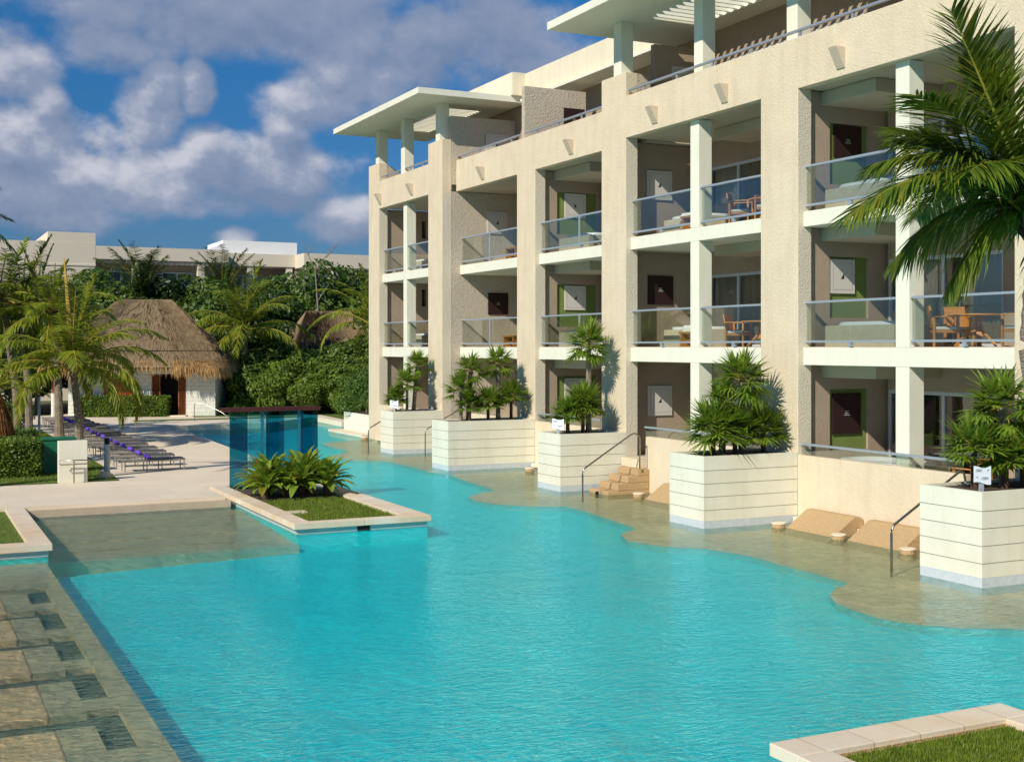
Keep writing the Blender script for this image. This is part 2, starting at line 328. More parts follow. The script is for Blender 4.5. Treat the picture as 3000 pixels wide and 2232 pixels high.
# right shallow shelf: wavy edge
sp = [(24, 57.8), (19.7, 56.4), (18.5, 55.9), (17.4, 55.2), (17.15, 52.9), (17.2, 50.7), (16.3, 49.2), (15.5, 48.4), (15.45, 47.5), (15.7, 46.6), (16.9, 45.3), (16.95, 42.9), (16.85, 40.7), (17.1, 39.8), (16.8, 37.7), (16.55, 35.3), (16.5, 34.7), (15.8, 34.3), (15.1, 33.6), (14.85, 32.7), (15.0, 31.7), (15.5, 31.1), (16.15, 30.5), (16.6, 30.3), (16.55, 29.2), (16.3, 27.2), (16.1, 25.9), (15.3, 25.3), (14.9, 24.3), (15.2, 23.3), (15.9, 22.6), (16.15, 21.4), (16.05, 20.2), (16.03, 19.2), (15.95, 18.15), (15.4, 17.9), (14.9, 17.45), (14.55, 16.9), (14.4, 16.3), (14.35, 15.6), (14.55, 15.0), (15.0, 14.5), (15.7, 14.1), (16.2, 13.4), (16.3, 8), (16.3, -8), (24, -8)]
sp = [(x * .962, y * .962) if x < 20 and y > -5 else (x, y) for x, y in sp]
sp[0] = (24, 54.5)
struct('shallow_shelf_body', MB().prism(sp, -1.45, -.134), mat('sun_dimmed_shelf_side', (.10, .50, .46), .6, c2=(.07, .46, .43), scale=3)); struct('shallow_shelf', MB().sheet(sp, -.13), mat('shallow_shelf_plaster', (.88, .68, .40), .8, c2=(.64, .47, .25), scale=4, bump=.2))  # shelf sides coloured darker than the floor tile to offset direct sun
struct('far_coping', MB().box(18.95, 19.6, 54.0, 59.0, -.05, .10).box(19.0, 23.5, 53.95, 59.05, -1.4, -.051), [STONE])

def water():
    m = bpy.data.materials.new('pool_water'); m.use_nodes = True; nt = m.node_tree; N = nt.nodes; L = nt.links; N.clear()
    tc = N.new('ShaderNodeTexCoord')
    def wn(scale, rot, st, det=3, off=0, dist=0.6):
        mp = N.new('ShaderNodeMapping'); L.new(tc.outputs['Object'], mp.inputs[0]); mp.inputs['Rotation'].default_value = (0, 0, R(rot)); mp.inputs['Scale'].default_value = st; mp.inputs['Location'].default_value = (off, off, 0)
        n = N.new('ShaderNodeTexNoise'); n.inputs['Scale'].default_value = scale; n.inputs['Detail'].default_value = det; n.inputs['Roughness'].default_value = .5; n.inputs['Distortion'].default_value = dist
        L.new(mp.outputs[0], n.inputs['Vector']); return n.outputs['Fac']
    def MM(op, a, b):
        n = N.new('ShaderNodeMath'); n.operation = op
        for i, v in enumerate((a, b)):
            if isinstance(v, (int, float)): n.inputs[i].default_value = v
            else: L.new(v, n.inputs[i])
        return n.outputs[0]
    h = MM('ADD', MM('MULTIPLY', wn(5.0, 24, (1, 2.1, 1)), .72), MM('ADD', MM('MULTIPLY', wn(15, 12, (1, 2.0, 1), 2, 5), .22), MM('MULTIPLY', wn(.8, 60, (1, 1.3, 1), 2, 9), 1.0)))
    amp = MM('ADD', .45, MM('MULTIPLY', wn(.16, 0, (1, 1, 1), 2, 3), 1.1))
    h = MM('MULTIPLY', h, amp)
    bp = N.new('ShaderNodeBump'); bp.inputs['Strength'].default_value = 1; bp.inputs['Distance'].default_value = .085; L.new(h, bp.inputs['Height'])
    fr = N.new('ShaderNodeFresnel'); fr.inputs[0].default_value = 1.33; L.new(bp.outputs[0], fr.inputs['Normal'])
    t = N.new('ShaderNodeBsdfTransparent'); g = N.new('ShaderNodeBsdfGlossy'); g.inputs['Roughness'].default_value = .03; g.inputs[0].default_value = (.50, .97, 1.0, 1); L.new(bp.outputs[0], g.inputs['Normal'])
    rf = N.new('ShaderNodeBsdfRefraction'); rf.inputs['IOR'].default_value = 1.06; rf.inputs['Roughness'].default_value = .0; L.new(bp.outputs[0], rf.inputs['Normal'])
    m1 = N.new('ShaderNodeMixShader'); m1.inputs[0].default_value = .14; L.new(t.outputs[0], m1.inputs[1]); L.new(rf.outputs[0], m1.inputs[2])
    mx = N.new('ShaderNodeMixShader'); L.new(MM('MULTIPLY', fr.outputs[0], .78), mx.inputs[0]); L.new(m1.outputs[0], mx.inputs[1]); L.new(g.outputs[0], mx.inputs[2])
    va = N.new('ShaderNodeVolumeAbsorption'); va.inputs['Color'].default_value = (.05, .9, .93, 1); va.inputs['Density'].default_value = .05
    o = N.new('ShaderNodeOutputMaterial'); L.new(mx.outputs[0], o.inputs['Surface'])
    return m
struct('pool_water', MB().box(-29, 23.9, -35, 72, -1.55, 0), water())

def lawn_blades(name, rects, n, h, z, m=BLADE, seed=1):
    rg = random.Random(seed); b = MB(); A = [(x1 - x0) * (y1 - y0) for x0, x1, y0, y1 in rects]
    for k in range(n):
        x0, x1, y0, y1 = rg.choices(rects, A)[0]; x = rg.uniform(x0, x1); yy = rg.uniform(y0, y1); a = rg.uniform(0, 6.28); w = .004 + h * .05; hh = h * rg.uniform(.5, 1.3)
        l = rg.uniform(0, .5) * hh; c, s_ = math.cos(a), math.sin(a)
        b.add([(x - c * w, yy - s_ * w, z), (x + c * w, yy + s_ * w, z), (x + s_ * l, yy - c * l, z + hh)], [(0, 1, 2)])
    return tag(b.build(name, m), kind='stuff')

# left walled lawn block with its limestone coping
def coping_block(name, x0, x1, y0, y1, ix0, ix1, iy0, iy1, label, top=.25):
    t = thing(name, label, 'planting bed', ((x0 + x1) / 2, (y0 + y1) / 2, 0))
    MB().box(x0 + .07, x1 - .07, y0 + .07, y1 - .05, -.02, .12).build('base_wall', TILE_B, t); MB().box(x0 + .072, x1 - .072, y0 + .072, y1 - .052, -1.4, -.021).build('submerged_wall', TILE_T, t)
    c = MB(); z0, z1 = .12, top
    c.box(x0, x1, y0, iy0, z0, z1); c.box(x0, ix0, iy0 + .003, y1, z0, z1) if ix0 > x0 else None
    c.box(ix1, x1, iy0 + .003, y1, z0, z1) if ix1 < x1 else None
    if iy1 < y1: c.box(ix0 + .003, ix1 - .003, iy1, y1, z0, z1)
    c.build('coping', STONE_C, t, bevel=.012)
    MB().box(ix0, ix1, iy0, iy1, .121, .17).build('turf', GRASSG, t)
    return t
STONE_C = mat('coping_slabs', (.82, .71, .56), .7, c2=(.72, .53, .33), scale=.9, bump=.12, bscale=25)
brick(STONE_C, 3.0, .62, .006, .07, axis='XY', cm=(.55, .48, .38), off=0)
STONE_D = mat('coping_slabs_long', (.82, .72, .57), .7, c2=(.74, .57, .37), scale=.9, bump=.12, bscale=25)
brick(STONE_D, .60, 3.0, .006, .07, axis='XY', cm=(.55, .48, .38), off=0)
coping_block('walled_lawn', -30, 2.72, 26.05, 32.29, -30, 2.29, 26.5, 32.28, 'limestone edged lawn bed between the two shallow pools at the left edge')
isl = coping_block('island_bed', 7.78, 11.02, 26.62, 34.89, 8.2, 10.45, 26.95, 34.88, 'limestone edged planting island with short lawn jutting into the pool')
MB().box(9.25, 9.55, 26.675, 26.72, .0, .10).build('overflow_slot', BLACK, isl)
MB().box(8.2, 8.72, 28.7, 29.1, .17, .215).build('stepping_stone', STONE, isl)
MB().box(8.21, 10.44, 31.3, 34.88, .171, .19).build('soil', SOIL, isl)
se = thing('lawn_bed', 'limestone edged lawn bed in the right foreground corner', 'planting bed', (9.2, 6, 0))
MB().box(7.73, 10.71, 2.0, 9.78, -.02, .12).build('base_wall', TILE_B, se); MB().box(7.732, 10.708, 2.0, 9.778, -1.4, -.021).build('submerged_wall', TILE_T, se)
MB().box(7.66, 10.78, 9.42, 9.86, .121, .253).build('coping', STONE_D, se, bevel=.012)
c = MB(); c.box(7.66, 8.05, 2, 9.419, .121, .25); c.box(10.38, 10.78, 2, 9.419, .121, .25); c.build('coping', STONE_C, se, bevel=.012)
MB().box(8.051, 10.379, 2, 9.404, .121, .17).build('turf', GRASSG, se)
MB().box(8.05, 10.38, 9.405, 9.42, .12, .20).build('inner_edge', TAN, se)
lawn_blades('island_grass', [(8.22, 10.43, 27.0, 31.5)], 15000, .07, .165, seed=2)
lawn_blades('corner_grass', [(8.07, 10.37, 7.2, 9.38)], 26000, .05, .165, seed=3)
lawn_blades('side_grass', [(-2, 2.27, 26.6, 32.2)], 9000, .045, .165, seed=4)
struct('lawn', MB().sheet([(-200, 37.5), (3.95, 37.5), (5.75, 37.5), (5.8, 39), (5.55, 40.2), (5.95, 42), (5.95, 62), (4.6, 63), (-200, 63)], .268), GRASSG)
struct('lawn_strip', MB().sheet([(11, 66.6), (20, 66.9), (20.3, 67.4), (20, 67.9), (11, 67.7)], .268), GRASSG)
struct('lawn_far', MB().sheet([(21.3, 62.6), (24, 62.6), (24, 69), (21.6, 69)], .269).sheet([(14.6, 69.4), (20, 68.6), (22, 71), (15, 72.6)], .269), GRASSG)
lawn_blades('lawn_grass', [(-2, 5.6, 37.7, 41), (3.5, 5.9, 41, 60)], 26000, .07, .262, seed=5)

# ------------------------------------------------------------------ hotel
F = 19.07; G = 19.67
hotel = thing('hotel_building', 'four storey cream and sand hotel wing with glass balconies along the pool', 'building', (20, 35, 0))
FL = [.93, 4.13, 7.35]; CE = [3.70, 6.97, 10.23]
piers = [('t', 52.11, 53.45, 12.26), ('w', 44.97, 46.40, 12.26), ('m', 38.2, 39.6, 11.45), ('t', 31.24, 32.64, 12.16), ('t', 23.47, 24.88, 11.45), ('t', 15.70, 17.09, 11.45), ('t', 7.9, 9.3, 11.45)]
for k, y0, y1, zt in piers:
    x0, x1 = (G, G + .4) if k == 'm' else (F, F + .4)
    pr_ = MB().box(x0, x1, y0, y1, -1.4, zt).build('pier', STUCCO, hotel, bevel=.015)
    MB().box(x0 + .012, x1 - .004, y0 - .006, y0 + .001, .9, 10.22).build('rough_return', STUCCO3, pr_)
# stepped pier heads beside the roof terrace
for y0, y1 in ((52.11, 53.45), (31.24, 32.64)):
    b = MB(); ya, yb = y0 + .004, y1 - .004; pr = [(F + .401, 10.5), (F + .401, 12.15), (F + .56, 12.15), (F + .85, 11.93), (F + .85, 10.5)]
    b.add([(x, ya, z) for x, z in pr] + [(x, yb, z) for x, z in pr], [(0, 1, 2, 3, 4), (9, 8, 7, 6, 5)] + [(i, i + 5, (i + 1) % 5 + 5, (i + 1) % 5) for i in range(5)])
    b.build('pier_head', STUCCO2, hotel)
def wall_y(y0, y1, x0, x1, z0, z1, holes, name, m, panel=None):
    """wall whose visible face looks towards -Y at y0; holes = [(xa, xb, za, zb)] cut 0.1 m deep"""
    d = .09; b = MB(); b.box(x0, x1, y0 + d, y1, z0, z1)
    hs = sorted(holes, key=lambda h: h[2])
    if not hs: b.box(x0, x1, y0, y0 + d, z0, z1)
    else:
        xa, xb = hs[0][0], hs[0][1]
        b.box(x0, xa, y0, y0 + d, z0, z1); b.box(xb, x1, y0, y0 + d, z0, z1); z = z0
        for h in hs: b.box(xa, xb, y0, y0 + d, z, h[2]); z = h[3]
        b.box(xa, xb, y0, y0 + d, z, z1)
    o = b.build(name, m, hotel)
    if panel:
        for h in hs: MB().box(h[0] + .002, h[1] - .002, y0 + d - .015, y0 + d - .002, h[2] + .002, h[3] - .002).build('green_panel', panel, hotel)
    return o
gz = [(f + .70, f + 2.18) for f in FL]
# end wall of the first bay has a slot window through which the sky shows
b = MB()
xa, xb = 21.16, 21.38
b.box(F + .401, xa, 52.23, 53.4, -1.4, 10.23); b.box(xb, 22.6, 52.23, 53.4, -1.4, 10.23); z = -1.4
for zz in ((5.95, 6.72), (9.0, 9.8)): b.box(xa, xb, 52.23, 53.4, z, zz[0]); z = zz[1]
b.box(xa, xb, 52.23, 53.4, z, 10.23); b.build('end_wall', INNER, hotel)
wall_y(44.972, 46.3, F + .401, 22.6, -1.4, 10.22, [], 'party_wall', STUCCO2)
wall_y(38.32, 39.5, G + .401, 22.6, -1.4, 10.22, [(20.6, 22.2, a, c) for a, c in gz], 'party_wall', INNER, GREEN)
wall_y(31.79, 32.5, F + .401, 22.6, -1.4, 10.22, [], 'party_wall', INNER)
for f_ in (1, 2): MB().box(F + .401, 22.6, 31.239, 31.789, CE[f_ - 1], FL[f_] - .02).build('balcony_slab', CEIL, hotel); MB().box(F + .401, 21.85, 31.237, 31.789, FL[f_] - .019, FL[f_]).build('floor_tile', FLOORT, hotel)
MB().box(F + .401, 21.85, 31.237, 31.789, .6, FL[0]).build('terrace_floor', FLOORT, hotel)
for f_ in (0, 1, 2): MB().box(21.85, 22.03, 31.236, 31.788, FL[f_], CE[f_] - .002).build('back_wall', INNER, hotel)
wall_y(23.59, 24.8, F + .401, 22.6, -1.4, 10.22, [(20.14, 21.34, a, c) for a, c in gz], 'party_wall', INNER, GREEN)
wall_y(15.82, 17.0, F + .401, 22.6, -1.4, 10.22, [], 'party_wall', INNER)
bays = [dict(y0=46.4, y1=52.11, x=F, col=(49.2, 49.58), bx=21.85, door=(47.0, 50.6)), dict(y0=39.6, y1=44.97, x=G, col=None, bx=22.3, door=(39.9, 43.2)),
        dict(y0=32.64, y1=38.2, x=G, col=None, bx=22.3, door=(33.2, 36.6)), dict(y0=24.88, y1=31.24, x=F, col=(27.78, 28.18), bx=21.85, door=(25.4, 31.0)),
        dict(y0=17.09, y1=23.47, x=F, col=(20.03, 20.43), bx=21.85, door=(19.9, 23.45)), dict(y0=9.3, y1=15.7, x=F, col=(12.2, 12.6), bx=21.85, door=(10, 14))]
def railing(x, y0, y1, fz, post_full, nglass):
    r = MB(); zt = fz + 1.075; zb = fz + .13
    r.box(x - .05, x + .05, y0 + .003, y1 - .003, zt - .05, zt); r.box(x - .045, x + .045, y0 + .003, y1 - .003, zb - .03, zb + .02)
    ym = (y0 + y1) / 2
    if post_full: r.box(x - .08, x - .051, ym - .035, ym + .035, fz + .002, zt - .01); 
    for yy in ([ym] if not post_full else [ym]): r.box(x - .04, x + .04, yy - .05, yy + .05, fz + .002, zb - .031)
    o = r.build('railing', STEELW, hotel)
    w = (y1 - y0 - .02) / nglass
    for i in range(nglass):
        a = y0 + .01 + i * w + .008; MB().box(x - .006, x + .006, a, a + w - .016, zb + .021, zt - .051).build('glass_panel', GL, o)
for bi, B in enumerate(bays):
    y0, y1, X = B['y0'], B['y1'], B['x']; xs = X + .17; bx = B['bx']
    for f in (1, 2):
        MB().box(xs, 22.6, y0 + .002, y1 - .002, CE[f - 1], FL[f] - .02).build('balcony_slab', WHITE, hotel, bevel=.01)
        MB().box(xs + .16, bx, y0 + .004, y1 - .004, FL[f] - .019, FL[f]).build('floor_tile', FLOORT, hotel)
    MB().box(X + .401, bx, y0 + .004, y1 - .004, .6, FL[0]).build('terrace_floor', FLOORT, hotel)
    MB().box(X, X + .26, y0 + .002, y1 - .002, 10.23, 11.45).build('parapet', STUCCO, hotel, bevel=.012)
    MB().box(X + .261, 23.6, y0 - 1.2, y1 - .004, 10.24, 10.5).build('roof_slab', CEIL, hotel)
    if B['col']:
        ca, cb = B['col']
        for f, (za, zb) in enumerate([(FL[0] - .1, CE[0] - .001), (FL[1] - .018, CE[1] - .001), (FL[2] - .018, 10.229)]):
            MB().box(xs + .003, xs + .43, ca, cb, za, zb).build('column', WHITE, hotel, bevel=.012)
    for f in range(3):
        fz, cz = FL[f], (CE[f] - .002); d0, d1 = B['door']; dt = fz + 2.15
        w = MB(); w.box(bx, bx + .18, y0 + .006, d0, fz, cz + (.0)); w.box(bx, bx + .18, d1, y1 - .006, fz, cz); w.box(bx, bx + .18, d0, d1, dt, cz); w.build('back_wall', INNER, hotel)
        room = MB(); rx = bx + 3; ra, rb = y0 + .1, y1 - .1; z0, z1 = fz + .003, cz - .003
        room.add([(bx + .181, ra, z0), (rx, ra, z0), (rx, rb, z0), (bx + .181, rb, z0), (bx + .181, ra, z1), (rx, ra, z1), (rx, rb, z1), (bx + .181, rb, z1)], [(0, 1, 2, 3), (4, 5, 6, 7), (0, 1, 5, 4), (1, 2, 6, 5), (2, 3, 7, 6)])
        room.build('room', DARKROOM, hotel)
        n = 4 if d1 - d0 > 4.5 else 2; w = (d1 - d0) / n; fr = MB()
        for i in range(n + 1): yy = d0 + i * w; fr.box(bx + .02, bx + .10, max(d0, yy - .045), min(d1, yy + .045), fz + .003, dt - .003)
        fr.box(bx + .025, bx + .095, d0 + .046, d1 - .046, dt - .09, dt - .004); fr.box(bx + .025, bx + .095, d0 + .046, d1 - .046, fz + .004, fz + .07)
        dr = fr.build('sliding_door', ALU, hotel)
        MB().box(bx + .055, bx + .06, d0 + .05, d1 - .05, fz + .071, dt - .091).build('pane', GDOOR, dr)
        cu = MB(); spans = [(d0 + .05, d1 - .05)] if bi in (3,) else [(d0 + .05, d0 + w * .8), (d1 - w * .9, d1 - .05)]
        for a, c in spans:
            if f == 0 and bi == 4: continue
            k = int((c - a) / .045); P = [(bx + .22 + .035 * math.sin(i * 1.9) + .015 * math.sin(i * .7), a + (c - a) * i / k) for i in range(k + 1)]
            cu.add([(p[0], p[1], fz + .05) for p in P] + [(p[0], p[1], dt - .02) for p in P], [(i, i + 1, k + 2 + i, k + 1 + i) for i in range(k)])
        if cu.v: cu.build('curtain', CURT, dr)
        if f > 0:
            xr = X + .26
            if B['col']: railing(xr, y0, B['col'][0], fz, False, 2); railing(xr, B['col'][1], y1, fz, False, 2)
            else: railing(xr, y0, y1, fz, True, 4)
        # dropped ceiling box over the left part of the balcony
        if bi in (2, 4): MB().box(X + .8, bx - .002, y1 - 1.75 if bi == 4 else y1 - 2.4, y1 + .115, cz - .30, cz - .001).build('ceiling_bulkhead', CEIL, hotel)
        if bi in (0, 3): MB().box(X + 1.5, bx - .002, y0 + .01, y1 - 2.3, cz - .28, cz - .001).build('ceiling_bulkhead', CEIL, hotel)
# main body behind the rooms
MB().box(25.2, 34, 7.9, 53.4, -1.4, 10.4).build('rear_mass', FARW, hotel)
MB().box(23.6, 34, 7.9, 53.4, 10.401, 10.52).build('roof_deck', CEIL, hotel)
# recessed bays: plinth returns of the wing piers at the terrace level
def low_wall(X, y0, y1, zt=1.58): return MB().box(X, X + .2, y0, y1, -1.4, zt).build('terrace_wall', STUCCO_L, hotel, bevel=.012)
STUCCO_L = mat('warm_low_wall_stucco', (.76, .64, .465), .9, c2=(.71, .585, .41), scale=1.5, bump=.3, bscale=20, streak=.08)
low_wall(F, 18.35, 23.468); low_wall(F, 24.882, 30.16); low_wall(G, 34.0, 38.198); low_wall(G, 41.3, 43.6); low_wall(F, 47.9, 52.1); low_wall(F, 9.3, 15.69)
for X, y0, y1 in ((F, 17.6, 23.4), (F, 24.9, 29.2), (G, 33.2, 38.1), (F, 46.6, 52.0)):
    MB().box(X - .20, X - .002, y0, y1, .02, .14).build('ledge_coping', STONE, hotel, bevel=.01)
    MB().box(X - .12, X - .003, y0 + .002, y1 - .002, -1.4, .019).build('ledge_tile', TILE_B, hotel)
for X, y0, y1, za in ((F + .12, 18.5, 23.9, 1.86), (F + .12, 24.9, 30.35, 1.86), (G + .12, 33.9, 38.3, 1.86)):
    r = MB().box(X - .04, X + .04, y0, y1, za - .05, za); 
    o = r.build('railing', STEELW, hotel); k = 3; w = (y1 - y0) / k
    for i in range(k): MB().box(X - .005, X + .005, y0 + i * w + .01, y0 + (i + 1) * w - .01, 1.581, za - .051).build('glass_panel', GL, o)
# roof terrace rails
for X, y0, y1 in ((F, 46.42, 52.0), (G, 39.5, 45.0), (G, 32.7, 39.0), (F, 24.5, 31.2), (F, 17.1, 24.4), (F, 9, 17)):
    r = MB().box(X + .04, X + .13, y0, y1, 11.60, 11.65); n = 4
    for i in range(n): yy = y0 + (i + .5) * (y1 - y0) / n; r.box(X + .06, X + .11, yy - .035, yy + .035, 11.452, 11.598)
    r.build('parapet_rail', STEEL, hotel)
# roof terrace back wall, dividers, upper roof
def canopy(x0, x1, y0, y1, hx0, hx1, hy0, hy1, n):
    z0, z1 = 13.72, 13.95; b = MB()
    b.box(x0, hx0, y0, y1, z0, z1); b.box(hx1, x1, y0, y1, z0, z1); b.box(hx0 + .001, hx1 - .001, y0, hy0, z0, z1 - .001); b.box(hx0 + .001, hx1 - .001, hy1, y1, z0, z1 - .001)
    c = b.build('canopy', WHITE, hotel)
    w = (hy1 - hy0) / n
    for i in range(n):
        yc = hy0 + (i + .5) * w; MB().obox(((hx0 + hx1) / 2, yc, 13.83), (1, 0, 0), (0, .25, .97), (0, -.97, .25), (hx1 - hx0) / 2 - .004, .10, .018).build('slat', WHITE, c)
canopy(17.62, 22.2, 43.85, 54.1, 19.75, 21.3, 46.1, 51.9, 20)
canopy(17.64, 22.4, 9.0, 33.45, 19.62, 21.42, 13.0, 30.95, 52)
for X, y0, y1, zb in ((F + .03, 52.2, 52.62, 12.262), (F + .03, 49.08, 49.5, 10.5), (F + .03, 45.3, 45.7, 12.262), (F + .03, 31.55, 31.98, 12.162), (F + .27, 27.75, 28.15, 10.5), (F + .27, 23.82, 24.22, 10.5), (F + .27, 19.9, 20.3, 10.5)):
    MB().box(X, X + .42, y0, y1, zb, 13.719).build('column', WHITE, hotel, bevel=.012)
MB().box(F + .401, 22.28, 44.975, 45.20, 10.501, 13.2).build('terrace_divider', STUCCO2, hotel)
MB().box(G + .13, 22.28, 39.25, 39.47, 10.501, 13.32).build('terrace_divider', STUCCO2, hotel)
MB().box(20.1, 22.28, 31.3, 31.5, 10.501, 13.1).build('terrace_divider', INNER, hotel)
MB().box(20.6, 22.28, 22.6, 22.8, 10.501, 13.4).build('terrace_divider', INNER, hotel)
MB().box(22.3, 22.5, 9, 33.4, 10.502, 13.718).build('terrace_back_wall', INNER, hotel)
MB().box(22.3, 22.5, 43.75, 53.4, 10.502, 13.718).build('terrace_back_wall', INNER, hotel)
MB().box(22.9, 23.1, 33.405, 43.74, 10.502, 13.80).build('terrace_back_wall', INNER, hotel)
MB().box(21.5, 33, 43.70, 54.0, 13.955, 14.86).build('roof_block', ROOFWALL, hotel, bevel=.02)
MB().box(22.04, 33, 33.46, 43.698, 13.80, 14.83).build('roof_block', ROOFWALL, hotel, bevel=.02)
MB().box(22.45, 33, 9, 33.44, 13.955, 14.83).build('roof_block', ROOFWALL, hotel, bevel=.02)
MB().box(21.8, 22.9, 33.47, 43.6, 13.70, 13.795).build('roof_soffit', WHITE, hotel)
# terrace sliding doors on the roof
for y0, y1, X in ((24.6, 30.6, 22.3), (46.2, 51.5, 22.3), (35.5, 38.8, 22.9), (40.2, 43.0, 22.9)):
    fr = MB(); n = 3; w = (y1 - y0) / n
    for i in range(n + 1): fr.box(X - .06, X - .003, y0 + i * w - .04, y0 + i * w + .04, 10.51, 12.7)
    fr.box(X - .055, X - .004, y0 + .041, y1 - .041, 12.62, 12.69)
    d = fr.build('sliding_door', ALU, hotel); MB().box(X - .03, X - .02, y0 + .05, y1 - .05, 10.52, 12.61).build('pane', mat('dark_pane', (.02, .022, .025), .05, spec=.8) if 'dark_pane' not in MATS else MATS['dark_pane'], d)

# wedge wall lamps on the parapet
def wedge_lamp(X, y, label):
    t = thing('wall_lamp', label, 'wall lamp', (X, y, 10.65), 'wedge lamps on the parapet')
    b = MB(); h0, h1 = 10.40, 10.86; w = .13
    b.add([(X - .004, y - w, h1), (X - .004, y + w, h1), (X - .27, y - w, h1 + .0), (X - .27, y + w, h1), (X - .03, y - w, h0), (X - .03, y + w, h0), (X - .004, y - w, h0), (X - .004, y + w, h0)],
          [(0, 1, 3, 2), (2, 3, 5, 4), (4, 5, 7, 6), (6, 7, 1, 0), (0, 2, 4, 6), (1, 7, 5, 3)])
    b.build('shade', SCON, t)
for X, y, d in ((F, 51.9, 'farthest wedge wall lamp, beside the end pier of the hotel'), (F, 48.15, 'wedge wall lamp above the column of the far end balconies'), (G, 42.45, 'wedge wall lamp on the parapet over the single bay with the dark red picture'),
                (G, 35.6, 'wedge wall lamp on the parapet below the roof terrace divider with red picture'), (F, 29.65, 'wedge wall lamp left of the middle canopy column'), (F, 26.35, 'wedge wall lamp right of the middle canopy column'),
                (F, 21.95, 'largest wedge wall lamp, left of the green picture balcony column'), (F, 18.35, 'wedge wall lamp partly behind the near palm tips')):
    wedge_lamp(X, y, d)

# pictures on the balcony walls
def picture(x0, x1, z0, z1, y, kind, label):
    t = thing('wall_picture', label, 'picture', ((x0 + x1) / 2, y, z0), 'pictures hung on the balcony walls')
    MB().box(x0, x1, y - .05, y - .003, z0, z1).build('canvas', CANR if kind == 'r' else CANW, t, bevel=.006)
    cx, cz = (x0 + x1) / 2, (z0 + z1) / 2; rg = random.Random(int(x0 * 100 + z0 * 10 + y)); b = MB()
    if kind == 'r':
        for i in range(3): b.box(cx - .05 - .02 * i, cx + .05 + .02 * i, y - .054, y - .0505, cz + .05 - .045 * i, cz + .062 - .045 * i)
        b.build('print', INKW, t)
    else:
        q = rg.choice((-1, 1)); b.add([(cx - .05 * q, y - .053, cz - .06), (cx + .06 * q, y - .053, cz - .06), (cx - .05 * q, y - .053, cz + .09), (cx - .05 * q, y - .0505, cz - .06), (cx + .06 * q, y - .0505, cz - .06), (cx - .05 * q, y - .0505, cz + .09)], [(0, 1, 2), (5, 4, 3), (0, 3, 4, 1), (1, 4, 5, 2), (2, 5, 3, 0)])
        b.build('print', INK, t)
        e = MB(); a = .09
        e.box(x0 + a, x1 - a, y - .0535, y - .0505, z1 - a - .005, z1 - a); e.box(x0 + a, x1 - a, y - .0535, y - .0505, z0 + a, z0 + a + .005)
        e.box(x0 + a, x0 + a + .005, y - .0535, y - .0505, z0 + a + .006, z1 - a - .006); e.box(x1 - a - .005, x1 - a, y - .0535, y - .0505, z0 + a + .006, z1 - a - .006); e.build('mount_line', BLUEG, t)
picture(21.0, 21.9, 8.63, 9.52, 44.972, 'w', 'white picture on the sunlit stucco wall of the upper single bay')
picture(21.05, 21.93, 5.42, 6.28, 44.972, 'r', 'dark red picture on the sunlit stucco wall under the upper single bay')
picture(20.92, 21.77, 8.66, 9.50, 38.32 + .07, 'w', 'white picture on the green panel of the third upper bay')
picture(20.92, 21.77, 5.42, 6.27, 38.32 + .07, 'w', 'white picture on the green panel behind the tall planter palm')
picture(20.92, 21.77, 2.2, 3.03, 38.32 + .07, 'w', 'white picture on the ground floor green panel behind planter palms')
picture(20.12, 21.02, 8.55, 9.43, 31.79, 'w', 'white picture on the brown wall of the upper two part bay')
picture(20.17, 21.06, 5.40, 6.27, 31.79, 'r', 'dark red picture on the brown wall below the white one')
picture(20.15, 21.02, 2.06, 2.96, 31.79, 'w', 'white picture on the ground floor brown wall by the pool stairs')
picture(20.30, 21.15, 8.72, 9.50, 23.59 + .07, 'r', 'very dark picture on the green panel of the top balcony by the near palm')
picture(20.17, 20.94, 5.42, 6.25, 23.59 + .07, 'w', 'white picture on the green panel of the nearest first floor balcony')
picture(20.25, 21.13, 2.02, 3.0, 23.59 + .07, 'r', 'very dark picture on the ground floor green panel above the glass rail')
picture(20.95, 21.83, 11.74, 12.6, 44.975, 'w', 'white picture on the roof terrace divider under the far canopy')
picture(21.36, 22.2, 11.8, 12.68, 39.25, 'r', 'dark red picture on the roof terrace divider between the canopies')
picture(20.7, 21.6, 11.6, 12.5, 31.3, 'w', 'shaded white picture on the divider under the near canopy')

# balcony furniture
def make_chair():
    t = local(thing('armchair', 'x', 'chair', (0, 0, 0), 'wooden balcony armchairs'))
    for sx in (-1, 1):
        MB().box(sx * .27 - .022, sx * .27 + .022, -.27, -.225, 0, .64).build('leg', WOOD, t); MB().box(sx * .27 - .022, sx * .27 + .022, .225, .27, 0, .64).build('leg', WOOD, t)
        MB().box(sx * .27 - .035, sx * .27 + .035, -.29, .27, .641, .665).build('armrest', WOOD, t, bevel=.006)
    MB().box(-.247, .247, -.25, .25, .30, .36).build('seat', WOOD, t); MB().box(-.24, .24, -.24, .22, .361, .43).build('cushion', CUSH, t, bevel=.02)
    MB().obox((0, .29, .64), (1, 0, 0), (0, 1, -.18), (0, .18, 1), .245, .014, .24).build('backrest', WOOD, t)
    return t
def make_table():
    t = local(thing('balcony_table', 'x', 'table', (0, 0, 0), 'round wooden balcony tables'))
    MB().cyl(0, 0, .66, .69, .58, 32).build('tabletop', WOOD, t, bevel=.006)
    for k in range(4):
        a = k * math.pi / 2 + .6; b = MB(); b.tube([(math.cos(a) * .08, math.sin(a) * .08, .655), (math.cos(a) * .12, math.sin(a) * .12, .35), (math.cos(a) * .42, math.sin(a) * .42, 0.01)], .03, 6); b.build('leg', WOOD, t)
    MB().cyl(0, 0, .22, .40, .20, 4, r2=.10).build('pedestal', WOOD, t)
    return t
